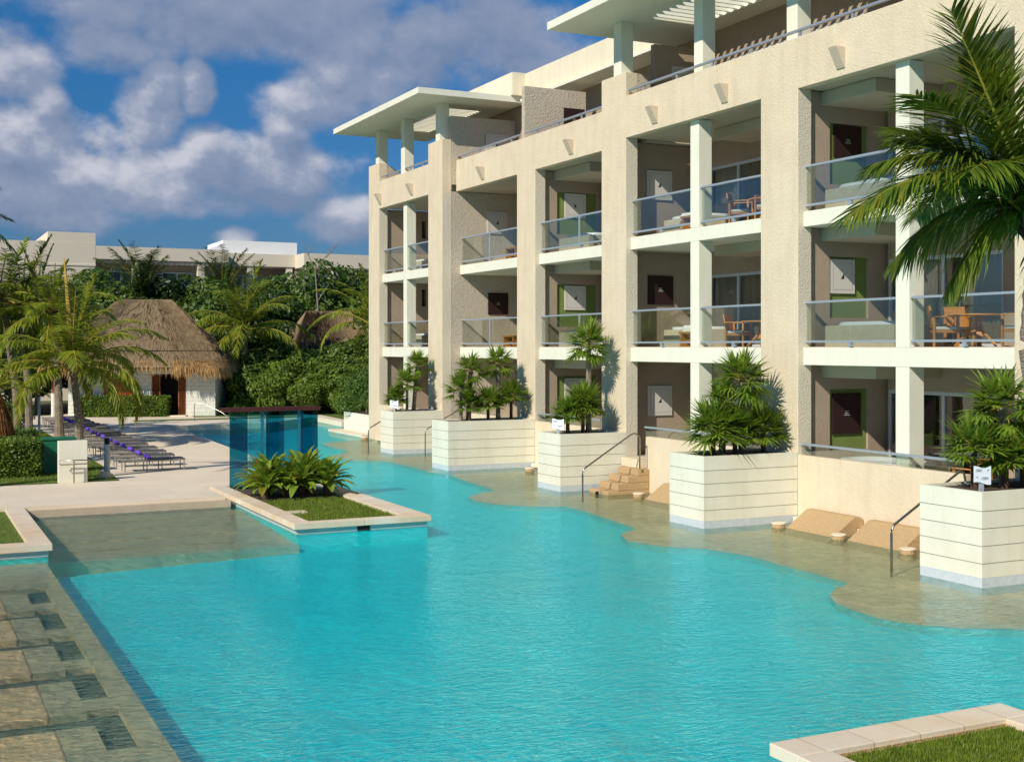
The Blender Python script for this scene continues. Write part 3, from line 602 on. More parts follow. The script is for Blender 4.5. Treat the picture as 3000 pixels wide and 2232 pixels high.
ch0 = make_chair(); tb0 = make_table(); ch_used = []; tb_used = []
def put_chair(x, y, z, rz, label):
    if not ch_used: ch0.location = (x, y, z); ch0.rotation_euler = (0, 0, rz); ch0['label'] = label; ch_used.append(1)
    else: dup(ch0, (x, y, z), rz, label=label)
def put_table(x, y, z, label):
    if not tb_used: tb0.location = (x, y, z); tb0['label'] = label; tb_used.append(1)
    else: dup(tb0, (x, y, z), .2 * len(tb_used), label=label); tb_used.append(1)
put_table(20.45, 19.35, 4.132, 'round wooden table on the nearest first floor balcony under the palm')
put_chair(20.75, 20.0, 4.132, R(-15), 'wooden armchair behind the table of the nearest first floor balcony')
put_chair(20.15, 19.95, 4.132, R(55), 'wooden armchair left of the table on the nearest first floor balcony')
put_chair(20.3, 18.0, 4.132, R(180), 'wooden armchair right of the table, next to the pier by the palm')
put_table(20.7, 26.9, 4.132, 'round wooden table on the first floor balcony of the two part bay')
put_chair(20.3, 27.45, 4.132, R(30), 'shaded wooden armchair left of the first floor table in the two part bay')
put_chair(20.5, 26.1, 4.132, R(-160), 'wooden armchair in front of the first floor table in the two part bay')
put_chair(20.25, 25.4, 4.132, R(-20), 'sunlit wooden armchair beside the pier on the first floor of the two part bay')
put_table(20.7, 26.6, 7.352, 'round wooden table on the top balcony of the two part bay')
put_chair(20.2, 27.2, 7.352, R(40), 'wooden armchair left of the table on the top balcony of the two part bay')
put_chair(20.1, 25.9, 7.352, R(-150), 'wooden armchair right of the table on the top balcony of the two part bay')
put_chair(20.6, 25.4, 7.352, R(-80), 'wooden armchair against the pier on the top balcony of the two part bay')
put_chair(20.2, 19.2, .932, R(180), 'wooden armchair behind the glass on the ground terrace nearest the sign')
put_chair(20.35, 40.3, 4.132, R(-120), 'wooden armchair at the right end of the first floor single bay')
put_chair(20.4, 40.2, 7.352, R(-120), 'wooden armchair at the right end of the top single bay')
put_chair(20.0, 47.3, 4.132, R(-120), 'wooden armchair on the first floor balcony at the far end')
def tub(x0, x1, y0, y1, z, label, towel=False):
    t = thing('plunge_tub', label, 'tub', ((x0 + x1) / 2, (y0 + y1) / 2, z), 'plunge tubs on the balconies')
    MB().box(x0, x1, y0, y1, z + .002, z + .50).build('surround', TUBW, t); cx, cy = (x0 + x1) / 2, (y0 + y1) / 2; rx, ry = (x1 - x0) / 2 - .04, (y1 - y0) / 2 - .04
    b = MB(); n = 32
    def ring(sx, sy, zz): return [(cx + sx * math.copysign(abs(math.cos(a)) ** .6, math.cos(a)), cy + sy * math.copysign(abs(math.sin(a)) ** .6, math.sin(a)), zz) for a in [2 * math.pi * i / n for i in range(n)]]
    R_ = [ring(rx, ry, z + .501), ring(rx, ry, z + .58), ring(rx - .12, ry - .12, z + .58), ring(rx - .22, ry - .22, z + .515)]
    b.add([p for r in R_ for p in r], [(k * n + i, k * n + (i + 1) % n, (k + 1) * n + (i + 1) % n, (k + 1) * n + i) for k in range(3) for i in range(n)] + [tuple(3 * n + i for i in range(n))]); b.build('basin', TUB, t, smooth=True)
for x0, x1, y0, y1, z, l in ((19.75, 21.3, 21.0, 23.3, 4.13, 'white plunge tub on the nearest first floor balcony under the green panel'), (19.75, 21.3, 21.0, 23.3, 7.35, 'white plunge tub on the top balcony left of the near palm'),
                             (19.75, 21.3, 20.9, 23.2, .93, 'white plunge tub on the ground terrace behind the nearest low wall'),
                             (20.5, 21.9, 35.9, 38.0, 4.13, 'white plunge tub on the first floor behind the tall planter palm'), (20.5, 21.9, 35.9, 38.0, 7.35, 'white plunge tub on the top balcony of the third bay'),
                             (20.3, 21.6, 29.2, 31.1, 4.13, 'white plunge tub draped with a towel on the first floor of the two part bay'), (20.3, 21.6, 29.2, 31.1, 7.35, 'white plunge tub draped with a towel on the top floor of the two part bay'),
                             (20.3, 21.6, 50.0, 51.9, 4.13, 'white plunge tub on the first floor at the far end'), (20.3, 21.6, 50.0, 51.9, 7.35, 'white plunge tub on the top floor at the far end')): tub(x0, x1, y0, y1, z, l)
def towel(x, y, z, label):
    b = MB(); n = 10; P = []
    for i in range(n + 1):
        yy = y + .6 * i / n; w = .015 * math.sin(i * 2.1); P.append([(x + .5, yy, z + .60), (x - .02, yy, z + .605), (x - .05 + w, yy + .01 * math.sin(i), z + .55), (x - .06 - w, yy + .02 * math.sin(i), z + .12)])
    vs = [p for r in P for p in r]; b.add(vs, [(i * 4 + j, i * 4 + j + 1, i * 4 + j + 5, i * 4 + j + 4) for i in range(n) for j in range(3)])
    o = b.build('towel', CUSH, origin=(x, y, z), smooth=True); s = o.modifiers.new('s', 'SOLIDIFY'); s.thickness = .012
    tag(o, label, 'towel', 'white towels on the tubs')
towel(20.27, 29.4, 4.13, 'white towel hanging over the first floor tub of the two part bay'); towel(20.27, 29.5, 7.35, 'white towel hanging over the top floor tub of the two part bay')
def bench(x, y, z, label, w=.9):
    t = thing('wooden_bench', label, 'bench', (x, y, z), 'low wooden benches on the balconies')
    MB().box(x - .22, x + .22, y - w / 2, y + w / 2, z + .36, z + .42).build('seat', WOOD, t, bevel=.006)
    for sy in (-1, 1): MB().box(x - .20, x + .20, y + sy * (w / 2 - .08) - .03, y + sy * (w / 2 - .08) + .03, z + .002, z + .359).build('leg', WOOD, t)
    MB().box(x - .02, x + .02, y - w / 2 + .115, y + w / 2 - .115, z + .12, z + .22).build('stretcher', WOOD, t)
bench(19.85, 28.9, 4.13, 'low wooden bench before the first floor tub of the two part bay'); bench(19.85, 28.8, 7.35, 'low wooden bench before the top floor tub of the two part bay')
bench(20.3, 41.2, 4.13, 'low wooden bench on the first floor of the single bay'); bench(20.3, 41.0, 7.35, 'low wooden bench on the top floor of the single bay')
tag(MB().box(21.70, 21.848, 20.27, 20.37, 3.05, 3.35).build('door_lamp', BLACK, origin=(21.8, 20.3, 3.05)), 'small dark box lamp on the wall above the ground floor doors', 'wall lamp')

# ------------------------------------------------------------------ planters
def planter(x0, x1, y0, y1, label, h=1.64):
    t = thing('planter', label, 'planter', ((x0 + x1) / 2, (y0 + y1) / 2, 0), 'cream boarded planters standing in the pool'); w = .09
    z = .30; bounds = [.17, .42, .72, 1.02, 1.32, h]; b = MB(); g = MB()
    for i in range(5):
        a, c = bounds[i], bounds[i + 1] - (.014 if i < 4 else 0)
        for bx in ((x0, x1, y0, y0 + w), (x0, x1, y1 - w, y1), (x0, x0 + w, y0 + w, y1 - w), (x1 - w, x1, y0 + w, y1 - w)): b.box(*bx, a, c)
    b.build('boards', PLANT_W, t)
    MB().box(x0 + .012, x1 - .012, y0 + .012, y1 - .012, .16, h - .12).build('core', mat('groove_grey', (.26, .25, .20), .9) if 'groove_grey' not in MATS else MATS['groove_grey'], t)
    MB().box(x0 + .002, x1 - .002, y0 + .002, y1 - .002, -1.2, .169).build('tile_band', TILE_P, t)
    MB().box(x0 + w + .001, x1 - w - .001, y0 + w + .001, y1 - w - .001, h - .119, h - .05).build('soil', SOIL, t)
TILE_P = mat('grey_blue_mosaic', (.60, .64, .66), .5, c2=(.50, .56, .60), scale=12)
PL = [(17.05, 19.06, 45.0, 46.41, 'farthest boarded cream planter, below the end tower'), (16.42, 19.66, 38.2, 39.6, 'widest boarded cream planter, with a clump of fan palms'), (16.9, 19.06, 31.24, 32.64, 'boarded cream planter beside the tan pool stairs'),
      (16.40, 19.06, 23.47, 24.88, 'boarded cream planter between the two low terrace walls'), (16.64, 19.06, 15.60, 17.05, 'nearest boarded cream planter, cut by the right edge')]
for p in PL: planter(*p)

# ------------------------------------------------------------------ plants: generators
def basis(d, up=Vector((0, 0, 1))):
    d = d.normalized(); s = d.cross(up); s = s if s.length > 1e-3 else Vector((1, 0, 0)); s.normalize(); return d, s, s.cross(d).normalized()
def leaflet(b, p, d, L, w, droop, mi, segs=3, roll=0):
    pts = [Vector(p)]; q = Vector(p); dd = Vector(d).normalized()
    for i in range(segs): dd = (dd + Vector((0, 0, -droop))).normalized(); q = q + dd * (L / segs); pts.append(q.copy())
    s = Vector(d).cross(Vector((0, 0, 1))); s = s if s.length > 1e-3 else Vector((1, 0, 0)); s.normalize()
    if roll: s = (s * math.cos(roll) + s.cross(Vector(d).normalized()) * math.sin(roll)).normalized()
    prof = {2: (.7, 1, 0), 3: (.6, 1, .75, 0), 4: (.6, 1, .9, .6, 0)}[segs]; vs = []
    for i, pt in enumerate(pts[:-1]): vs += [pt - s * w * prof[i] / 2, pt + s * w * prof[i] / 2]
    vs.append(pts[-1]); n = len(vs); fs = [(2 * i, 2 * i + 1, 2 * i + 3, 2 * i + 2) for i in range(segs - 1)] + [(n - 3, n - 2, n - 1)]
    b.add(vs, fs, mi)
def rachis_pts(p0, az, el, L, bend, n=10, side=0.0):
    p = Vector(p0); out = [p.copy()]; e = el; a = az
    for i in range(n):
        e -= bend / n * (0.5 + 1.2 * i / n); a += side / n
        p = p + Vector((math.cos(a) * math.cos(e), math.sin(a) * math.cos(e), math.sin(e))) * (L / n); out.append(p.copy())
    return out
def interp(P, t):
    x = t * (len(P) - 1); i = min(int(x), len(P) - 2); return P[i].lerp(P[i + 1], x - i), (P[i + 1] - P[i]).normalized()
def frond(b, P, rg, nl=34, ll=.75, w=.045, droop=.25, mi=(0, 1), ytip=.0, r0=.028, segs=3, start=.16, fold=.35, hang=0):
    k = len(P); b.tube(P, [r0 * (1 - .85 * i / (k - 1)) for i in range(k)], 5, mi[1])
    for i in range(nl):
        t = start + (1 - start) * (i + rg.random() * .5) / nl; p, d = interp(P, min(t, .995)); d, s, u = basis(d)
        prof = math.sin(math.pi * min(1, .16 + .80 * t)) ** .7 * .95 + .05
        for sd in (-1, 1):
            if rg.random() < .07: continue
            fw = .55 + .55 * t + rg.uniform(-.12, .12); dr = (s * sd * 1.0 + d * fw + u * (fold + rg.uniform(-.18, .18)) + Vector((0, 0, -hang))).normalized()
            m = mi[0]
            if ytip and rg.random() < ytip * (0.4 + t): m = 2
            leaflet(b, p, dr, ll * prof * rg.uniform(.8, 1.12), w * rg.uniform(.8, 1.2), droop * rg.uniform(.5, 1.6), m, segs, rg.uniform(-.6, .6))
def trunk(b, P, r0, r1, rings=True, mi=0, n=10):
    P = [Vector(p) for p in P]; k = 26; Q = [interp(P, i / k)[0] for i in range(k + 1)]
    b.tube(Q, [(r0 + (r1 - r0) * i / k) * (1 + (.06 if i % 2 else -.03) * rings) + (r0 * .35 * max(0, 1 - i / 3)) for i in range(k + 1)], n, mi)
def coconut(loc, height, rg, L=3.3, nf=20, label='', lean=(0, 0), m=None, spear=True, nl=30, group=None, tr=.15, up=0, trunk_on=True, ll=.72, ytip=.05, orange=False, elmin=-.35, bend=1.0):
    t = local(thing('coconut_palm', label, 'palm tree', loc, group)); top = Vector((lean[0], lean[1], height))
    if trunk_on:
        b = MB(); trunk(b, [(0, 0, -.1), (lean[0] * .15, lean[1] * .15, height * .35), (lean[0] * .55, lean[1] * .55, height * .7), top], tr, tr * .72); b.build('trunk', TRUNK, t, smooth=False)
    b = MB(); c = MB()
    for i in range(nf):
        q = i / nf; el = 1.35 - (1.35 - elmin) * (q ** 1.05) + rg.uniform(-.1, .1); az = i * 2.399 + rg.uniform(-.25, .25)
        if up: el = min(1.45, el + up)
        P = rachis_pts(top + Vector((0, 0, -.02)), az, el, L * rg.uniform(.85, 1.1) * (1 if q > .12 else .9), bend * (1.0 + .75 * q + rg.uniform(-.15, .25)) if q > .1 else .25, 9, rg.uniform(-.3, .3))
        frond(b, P, rg, int(nl * 1.5), ll * 1.05, .058, .16 + .14 * q, (0, 1), ytip * (1.6 if q > .7 else 1), segs=3, hang=.15 + .35 * q, r0=.042)
    b.build('crown', [m or FROND, RACH, FRONDY], t)
    if spear:
        s = MB(); P = rachis_pts(top, rg.uniform(0, 6), 1.5, L * (1.05 if orange else .72), .03, 6); k_ = 1.5 if orange else .8; s.tube(P, [.06 * k_, .075 * k_, .07 * k_, .06 * k_, .05 * k_, .035 * k_, .015], 6); s.build('spear_leaf', RACHS if orange else FROND, t)
    k = MB()
    for i in range(9):
        a = i * .7; P = rachis_pts(top + Vector((0, 0, -.15)), a, 1.1, .55, .5, 3); k.tube(P, [.06, .05, .04, .03], 5)
    k.build('leaf_bases', RACHO if orange else TRUNKD, t)
    if orange:
        f = MB()
        for j in range(3):
            a = 2.6 + j * 1.5
            for i in range(60):
                p = top + Vector((math.cos(a) * .28, math.sin(a) * .28, .12)) + Vector([rg.gauss(0, .1), rg.gauss(0, .1), rg.gauss(0, .17)]); f.tube([p, p + Vector((rg.uniform(-.05, .05), rg.uniform(-.05, .05), rg.uniform(-.02, .12)))], .012, 4)
        f.build('flower_cluster', RACHO, t)
    return t
def fan_leaf(b, p, d, rg, rad=.5, pet=.45, mi=0, n=22, spread=3.4):
    d, s, u = basis(Vector(d)); c = p + d * pet + Vector((0, 0, -.04)); b.tube([p, p + d * pet * .5 + u * .02, c], .009, 4, 1)
    tilt = rg.uniform(-.5, .2)
    for i in range(n):
        a = -spread / 2 + spread * i / (n - 1) + rg.uniform(-.04, .04); dr = d * math.cos(a) + s * math.sin(a) + u * (tilt * (abs(a) * .3) + .12 * (-1) ** i)
        leaflet(b, c, dr, rad * (1 - .22 * abs(a) / spread * 2) * rg.uniform(.88, 1.08), .058, rg.uniform(.05, .16), mi if rg.random() > .04 else 2, 3, rg.uniform(-.3, .3))
def fan_palm(loc, h, rg, label, rad=.5, nf=26, tr=.075, base=None, pet=.45, group='fan palms in the planters', low=-.7):
    base = base or (0, 0); t = local(thing('fan_palm', label, 'palm', loc, group)); top = Vector((base[0], base[1], h))
    if h > .25: b = MB(); trunk(b, [(0, 0, -.05), (base[0] * .4, base[1] * .4, h * .5), top], tr, tr * .9, mi=0, n=8); b.build('trunk', TRUNKD if h < 1.0 else TRUNK, t)
    b = MB()
    for i in range(nf):
        q = (i + .5) / nf; el = 1.4 - (1.4 - low) * q + rg.uniform(-.12, .12); az = i * 2.399 + rg.uniform(-.3, .3)
        d = Vector((math.cos(az) * math.cos(el), math.sin(az) * math.cos(el), math.sin(el))); fan_leaf(b, top, d, rg, rad * rg.uniform(.85, 1.1), pet * rg.uniform(.8, 1.2))
    b.build('crown', [FAN, RACH, FRONDY], t); return t
def leaf_cloud(b, blobs, n, size, rg, mi=0, inner=.25, flat=.0):
    vol = [(r[0] * r[1] + r[1] * r[2] + r[0] * r[2]) for _, r in blobs]
    for k in range(n):
        c, r = rg.choices(blobs, vol)[0]
        while True:
            v = Vector((rg.gauss(0, 1), rg.gauss(0, 1), rg.gauss(0, 1)))
            if v.length > .1: break
        v.normalize(); rr = (1 - inner * rg.random() ** 1.5) * (1 + .22 * noise.noise(Vector((v.x * 2.2 + c[0], v.y * 2.2 + c[1], v.z * 2.2 + c[2]))) )
        p = Vector((c[0] + v.x * r[0] * rr, c[1] + v.y * r[1] * rr, c[2] + v.z * r[2] * rr))
        if p.z < .02: continue
        nn = (v + Vector((rg.uniform(-.9, .9), rg.uniform(-.9, .9), rg.uniform(-.5, .9)))).normalized(); a = nn.cross(Vector((rg.random(), rg.random(), rg.random())))
        if a.length < 1e-3: continue
        a.normalize(); c2 = nn.cross(a); L = size * rg.uniform(.6, 1.3); w = L * .5
        b.add([p - a * L / 2, p + c2 * w / 2, p + a * L / 2, p - c2 * w / 2], [(0, 1, 2, 3)], mi)
def blobset(rg, w, d, h, n, z0=0, s=.35):
    out = []
    for i in range(n):
        x = rg.uniform(-w / 2, w / 2); yy = rg.uniform(-d / 2, d / 2); zz = z0 + rg.random() ** .8 * (h - z0); q = 1 - .35 * abs(2 * x / w); r = s * min(w, h) * rg.uniform(.35, .75)
        zz = min(zz, h * q - r * .6); out.append(((x, yy, max(zz, z0 + r * .4)), (r * rg.uniform(.9, 1.3), r * rg.uniform(.9, 1.3), r * rg.uniform(.7, 1))))
    return out
def hedge_box(b, x0, x1, y0, y1, z0, z1, n, size, rg):
    for k in range(n):
        f = rg.random(); 
        if f < .34: p = Vector((rg.uniform(x0, x1), rg.uniform(y0, y1), z1))
        elif f < .72: p = Vector((rg.uniform(x0, x1), y0, rg.uniform(z0, z1)))
        elif f < .84: p = Vector((x1, rg.uniform(y0, y1), rg.uniform(z0, z1)))
        elif f < .94: p = Vector((x0, rg.uniform(y0, y1), rg.uniform(z0, z1)))
        else: p = Vector((rg.uniform(x0, x1), y1, rg.uniform(z0, z1)))
        p += Vector((rg.gauss(0, .045), rg.gauss(0, .045), rg.gauss(0, .045))); nn = Vector((rg.gauss(0, 1), rg.gauss(0, 1) - .5, rg.gauss(0, 1) + .5)).normalized()
        a = nn.cross(Vector((rg.random(), rg.random(), rg.random()))).normalized(); c2 = nn.cross(a); L = size * rg.uniform(.7, 1.3)
        b.add([p - a * L / 2, p + c2 * L * .3, p + a * L / 2, p - c2 * L * .3], [(0, 1, 2, 3)])

# ------------------------------------------------------------------ fan palms in the planters (thing by thing)
rg = random.Random(11)
zt = 1.58
FP = [ # x, y, crown height above soil, leaf radius, leaves, label, trunk lean
 (18.2, 45.8, 1.85, .50, 26, 'taller fan palm of the farthest planter, dark against the first floor slab', (.18, 0)), (17.85, 45.6, 1.05, .55, 28, 'lower fan palm at the front of the farthest planter', (0, 0)), (17.45, 45.8, .50, .45, 20, 'low fan palm at the left end of the farthest planter', (0, 0)),
 (17.55, 39.1, 1.75, .52, 26, 'tall blue green fan palm in the middle of the widest planter', (.1, 0)), (18.6, 38.9, 1.95, .55, 28, 'tall fan palm with bare trunk at the right of the widest planter', (0, 0)), (17.15, 38.8, 1.05, .55, 26, 'middle height fan palm at the left end of the widest planter', (0, 0)),
 (17.45, 38.75, .55, .45, 20, 'low fan palm under the left clump of the widest planter', (0, 0)), (18.1, 38.65, .62, .52, 24, 'low front fan palm in the centre of the widest planter', (0, 0)), (19.05, 38.8, .80, .50, 22, 'low fan palm at the right end of the widest planter', (0, 0)),
 (18.2, 31.9, 2.60, .62, 34, 'tallest fan palm, reaching the balcony slab above the stairs planter', (0, 0)), (17.95, 31.8, .80, .60, 30, 'bushy low fan palm around the foot of the tallest one', (0, 0)), (17.5, 31.9, .55, .5, 22, 'low fan palm behind the small white sign of the stairs planter', (0, 0)),
 (18.0, 24.2, 1.75, .66, 34, 'tall fan palm in the planter between the low walls', (0, 0)), (17.5, 24.3, 1.25, .50, 20, 'middle fan palm with a yellow heart beside the tall trunk', (0, 0)), (17.1, 24.1, .55, .62, 28, 'bushy low fan palm at the left end of the planter between the low walls', (0, 0)),
 (17.65, 24.0, .50, .52, 24, 'low fan palm at the foot of the tall trunk between the low walls', (0, 0)), (18.55, 24.1, .55, .50, 24, 'low fan palm at the right end of the planter between the low walls', (0, 0)),
 (18.15, 16.5, 1.45, .62, 32, 'tall fan palm of the nearest planter', (-.05, 0)), (17.35, 16.45, .68, .50, 22, 'bright fan palm just above the sign of the nearest planter', (0, 0)), (17.85, 16.2, .50, .45, 22, 'low fan palm in the middle of the nearest planter', (0, 0)), (18.3, 16.2, .55, .48, 22, 'low fan palm right of centre in the nearest planter', (0, 0)),
 (18.75, 16.4, .9, .5, 22, 'fan palm at the far end of the nearest planter', (0, 0))]
for x, y, h, rad, nf, lb, bs in FP:
    fan_palm((x, y, zt), h, rg, lb, rad * (.88 if h > 1 else 1.0), int(nf * (.72 if h > 1 else .95)), base=bs, pet=rad * .62, tr=.085 if h > 1.2 else .06, low=-.75 if h > 1.2 else -.25)

# broad leaved clumps on the island
def brom(x, y, h, n, label, seed):
    rg = random.Random(seed); t = local(thing('leafy_clump', label, 'plant', (x, y, .19), 'broad leaved plants on the island'))
    b = MB(); b.tube([(0, 0, 0), (0, 0, .2), (0, 0, .32)], [.09, .11, .08], 8); b.build('trunk', TRUNKD, t); b = MB()
    for i in range(n):
        q = i / n; az = i * 2.399 + rg.uniform(-.2, .2); el = 1.5 - 1.3 * q; L = h * rg.uniform(.75, 1.05); P = rachis_pts((0, 0, .3), az, el, L, .6 + .5 * q, 7)
        s = Vector((-math.sin(az), math.cos(az), 0)); vs = []; pr = [.25, .45, .8, 1, 1, .9, .65, .05]; w = .105 * rg.uniform(.8, 1.15)
        for j, p in enumerate(P): vs += [p - s * w * pr[j] + Vector((0, 0, .035 * pr[j])), p, p + s * w * pr[j] + Vector((0, 0, .035 * pr[j]))]
        b.add(vs, [(3 * j + a, 3 * j + a + 1, 3 * j + a + 4, 3 * j + a + 3) for j in range(7) for a in (0, 1)], 0 if rg.random() > .12 else 1)
    b.build('leaves', [BROMEL, FRONDY], t)
for x, y, h, n, l, sdd in ((8.65, 32.3, .95, 46, 'left broad leaved clump in front of the blue glass', 1), (9.5, 31.9, 1.1, 44, 'middle broad leaved clump with stout brown stem', 2), (10.15, 31.75, .95, 40, 'right broad leaved clump at the edge of the island', 3),
                           (8.95, 32.9, 1.0, 40, 'broad leaved clump behind the left one', 4), (9.1, 31.9, .85, 34, 'broad leaved clump between the left and middle ones', 5), (9.85, 32.6, 1.0, 36, 'broad leaved clump behind the right one', 6), (8.5, 31.8, .8, 30, 'low broad leaved clump at the left front of the soil', 7)):
    brom(x, y, h, n, l, sdd)

# ------------------------------------------------------------------ glass shower shelter on the island
sh = thing('glass_shelter', 'outdoor shower shelter of blue glass fins under a dark red wooden roof', 'shelter', (9.5, 34.3, .19))
rf = MB(); rf.box(8.0, 10.72, 34.1, 34.7, 2.34, 2.41); rf.build('roof', BROOF, sh)
r2 = MB()
for i in range(6): r2.box(7.96, 10.76, 34.12 + i * .095, 34.16 + i * .095, 2.411, 2.44)
r2.build('roof_batten', BROOF, sh)
def fin(x0, y0, x1, y1, z0, z1, m, name): 
    v = Vector((x1 - x0, y1 - y0, 0)); n = Vector((-v.y, v.x, 0)).normalized(); L = v.length; c = Vector(((x0 + x1) / 2, (y0 + y1) / 2, (z0 + z1) / 2)); MB().obox(c, v, n, (0, 0, 1), L / 2, .012, (z1 - z0) / 2).build(name, m, sh)
for x in (8.27, 9.30, 10.28): fin(x, 34.62, x + .40, 34.22, .2, 2.339, GBLUE, 'glass_fin')
for x0, x1 in ((8.70, 9.06), (9.13, 9.28), (9.72, 10.10), (10.18, 10.26)): fin(x0, 34.25, x1, 34.25, .2, 2.339, GLB, 'glass_panel')
for x in (9.06, 10.11): MB().box(x, x + .07, 34.21, 34.28, .19, 2.339).build('post', GPOST, sh)
MB().tube([(9.15, 34.7, 2.05), (9.15, 34.45, 2.1), (9.15, 34.4, 2.0)], .02, 8).build('shower_head', STEEL, sh)

# ------------------------------------------------------------------ tan stairs, water loungers, stools, handrails
s = thing('pool_stairs', 'tan rendered stairs rising from the pool beside the planter', 'stairs', (18.4, 30.5, 0))
b = MB(); xs = [17.70, 18.03, 18.35, 18.67, 18.90]; hs = [.10, .30, .49, .68]
for i in range(4): b.box(xs[i], 19.06, 29.95 + .0, 31.0, -1.2 if i == 0 else hs[i - 1] + .001, hs[i])
b.build('steps', TAN, s, bevel=.02)
MB().box(18.9, 19.9, 30.2, 31.2, .681, .929).build('landing', STUCCO, s)
for i in range(4): pass
b = MB(); b.box(17.6, 18.68, 30.45, 30.47, -.2, .06); b.build('joint', BLACK, s)
s2 = thing('pool_stairs', 'tan stairs hidden beside the nearest planter', 'stairs', (18, 17.4, 0)); b = MB()
for i in range(4): b.box(17.72 + .33 * i, 19.06, 17.1, 18.05, -1.2 if i == 0 else hs[i - 1] + .001, hs[i])
b.build('steps', TAN, s2, bevel=.02); MB().box(19.07, 20.0, 17.2, 18.3, .4, .929).build('landing', STUCCO, s2)
s3 = thing('pool_stairs', 'tan stairs left of the widest planter', 'stairs', (18.8, 44.2, 0)); b = MB()
for i in range(4): b.box(18.2 + .33 * i, 19.66, 39.7, 40.7, -1.2 if i == 0 else hs[i - 1] + .001, hs[i])
b.build('steps', TAN, s3, bevel=.02)
s4 = thing('pool_stairs', 'tan stairs left of the farthest planter', 'stairs', (18.3, 46.9, 0)); b = MB()
for i in range(4): b.box(17.7 + .33 * i, 19.06, 46.5, 47.5, -1.2 if i == 0 else hs[i - 1] + .001, hs[i])
b.build('steps', TAN, s4, bevel=.02)
def wedge(y0, y1, xf, label):
    t = thing('water_lounger', label, 'pool lounger', (xf, (y0 + y1) / 2, 0), 'tan rendered loungers in the shallow water'); pr = [(xf - 1.9, -.40), (xf - 1.9, -.25), (xf - 1.15, -.20), (xf - .93, -.03), (xf - .30, .40), (xf - .14, .41), (xf - .02, .34), (xf - .02, .145), (xf - .21, .145), (xf - .21, .0), (xf - .5, -.40)]
    b = MB(); n = len(pr); b.add([(x, y0, z) for x, z in pr] + [(x, y1, z) for x, z in pr], [tuple(range(n - 1, -1, -1)), tuple(range(n, 2 * n))] + [(i, (i + 1) % n, n + (i + 1) % n, n + i) for i in range(n)]); b.build('body', TAN, t, bevel=.02)
wedge(21.2, 22.8, F, 'tan water lounger next to the planter between the low walls'); wedge(19.15, 20.75, F, 'tan water lounger behind the nearest handrail'); wedge(27.2, 28.8, F, 'tan water lounger partly hidden by the planter, near the stairs')
def stool(x, y, label):
    t = thing('stub_stool', label, 'stool', (x, y, 0), 'low round stools in the water'); MB().cyl(x, y, -.5, .075, .155, 24).build('pedestal', TAN, t); MB().cyl(x, y, .0751, .11, .165, 24).build('seat', STONE, t, bevel=.01)
for x, y, l in ((18.10, 22.95, 'round stool at the left of the nearest pair of water loungers'), (18.15, 20.98, 'round stool between the two nearest water loungers'), (18.12, 18.9, 'round stool beside the nearest planter'), (18.3, 29.3, 'round stool at the foot of the tan stairs'), (18.85, 37.0, 'round stool right of the widest planter'), (18.7, 53.0, 'farthest round stool, by the end pier')): stool(x, y, l)
def handrail(pts, label, r=.024):
    t = thing('handrail', label, 'handrail', pts[0], 'steel handrails of the pool stairs'); P = [Vector(p) for p in pts]; Q = [P[0]]
    for i in range(1, len(P) - 1):
        a, c, d = P[i - 1], P[i], P[i + 1]; r_ = min(.12, (c - a).length / 3, (d - c).length / 3); p1 = c + (a - c).normalized() * r_; p2 = c + (d - c).normalized() * r_
        for k in range(5): q = k / 4; Q.append((p1 * (1 - q) + c * q) * (1 - q) + (c * (1 - q) + p2 * q) * q)
    Q.append(P[-1]); MB().tube(Q, r, 10).build('tube', STEELD, t, smooth=True); MB().cyl(P[0].x, P[0].y, P[0].z, P[0].z + .02, .05, 12).build('foot_plate', STEEL, t)
handrail([(16.50, 17.62, -.33), (16.50, 17.62, .80), (18.3, 17.62, 1.80), (18.5, 17.62, .9)], 'nearest bent steel handrail rising to the nearest planter')
handrail([(16.86, 29.88, -.33), (16.86, 29.88, .76), (18.50, 29.88, 1.72), (18.70, 29.88, 1.62), (18.70, 29.88, .70)], 'long steel handrail over the tan stairs')
handrail([(18.17, 44.5, -.33), (18.17, 44.5, .92), (19.6, 44.5, 1.7), (19.9, 44.5, 1.0)], 'steel handrail left of the widest planter')
handrail([(16.72, 46.9, -.33), (16.72, 46.9, .88), (18.2, 46.9, 1.7), (18.4, 46.9, 1.0)], 'steel handrail left of the farthest planter')
handrail([(13.9, 66.0, .25), (13.9, 66.0, 1.15), (14.35, 65.7, 1.15), (15.1, 65.0, .72), (15.9, 64.2, .1)], 'thin steel handrail at the far pool corner', .02)

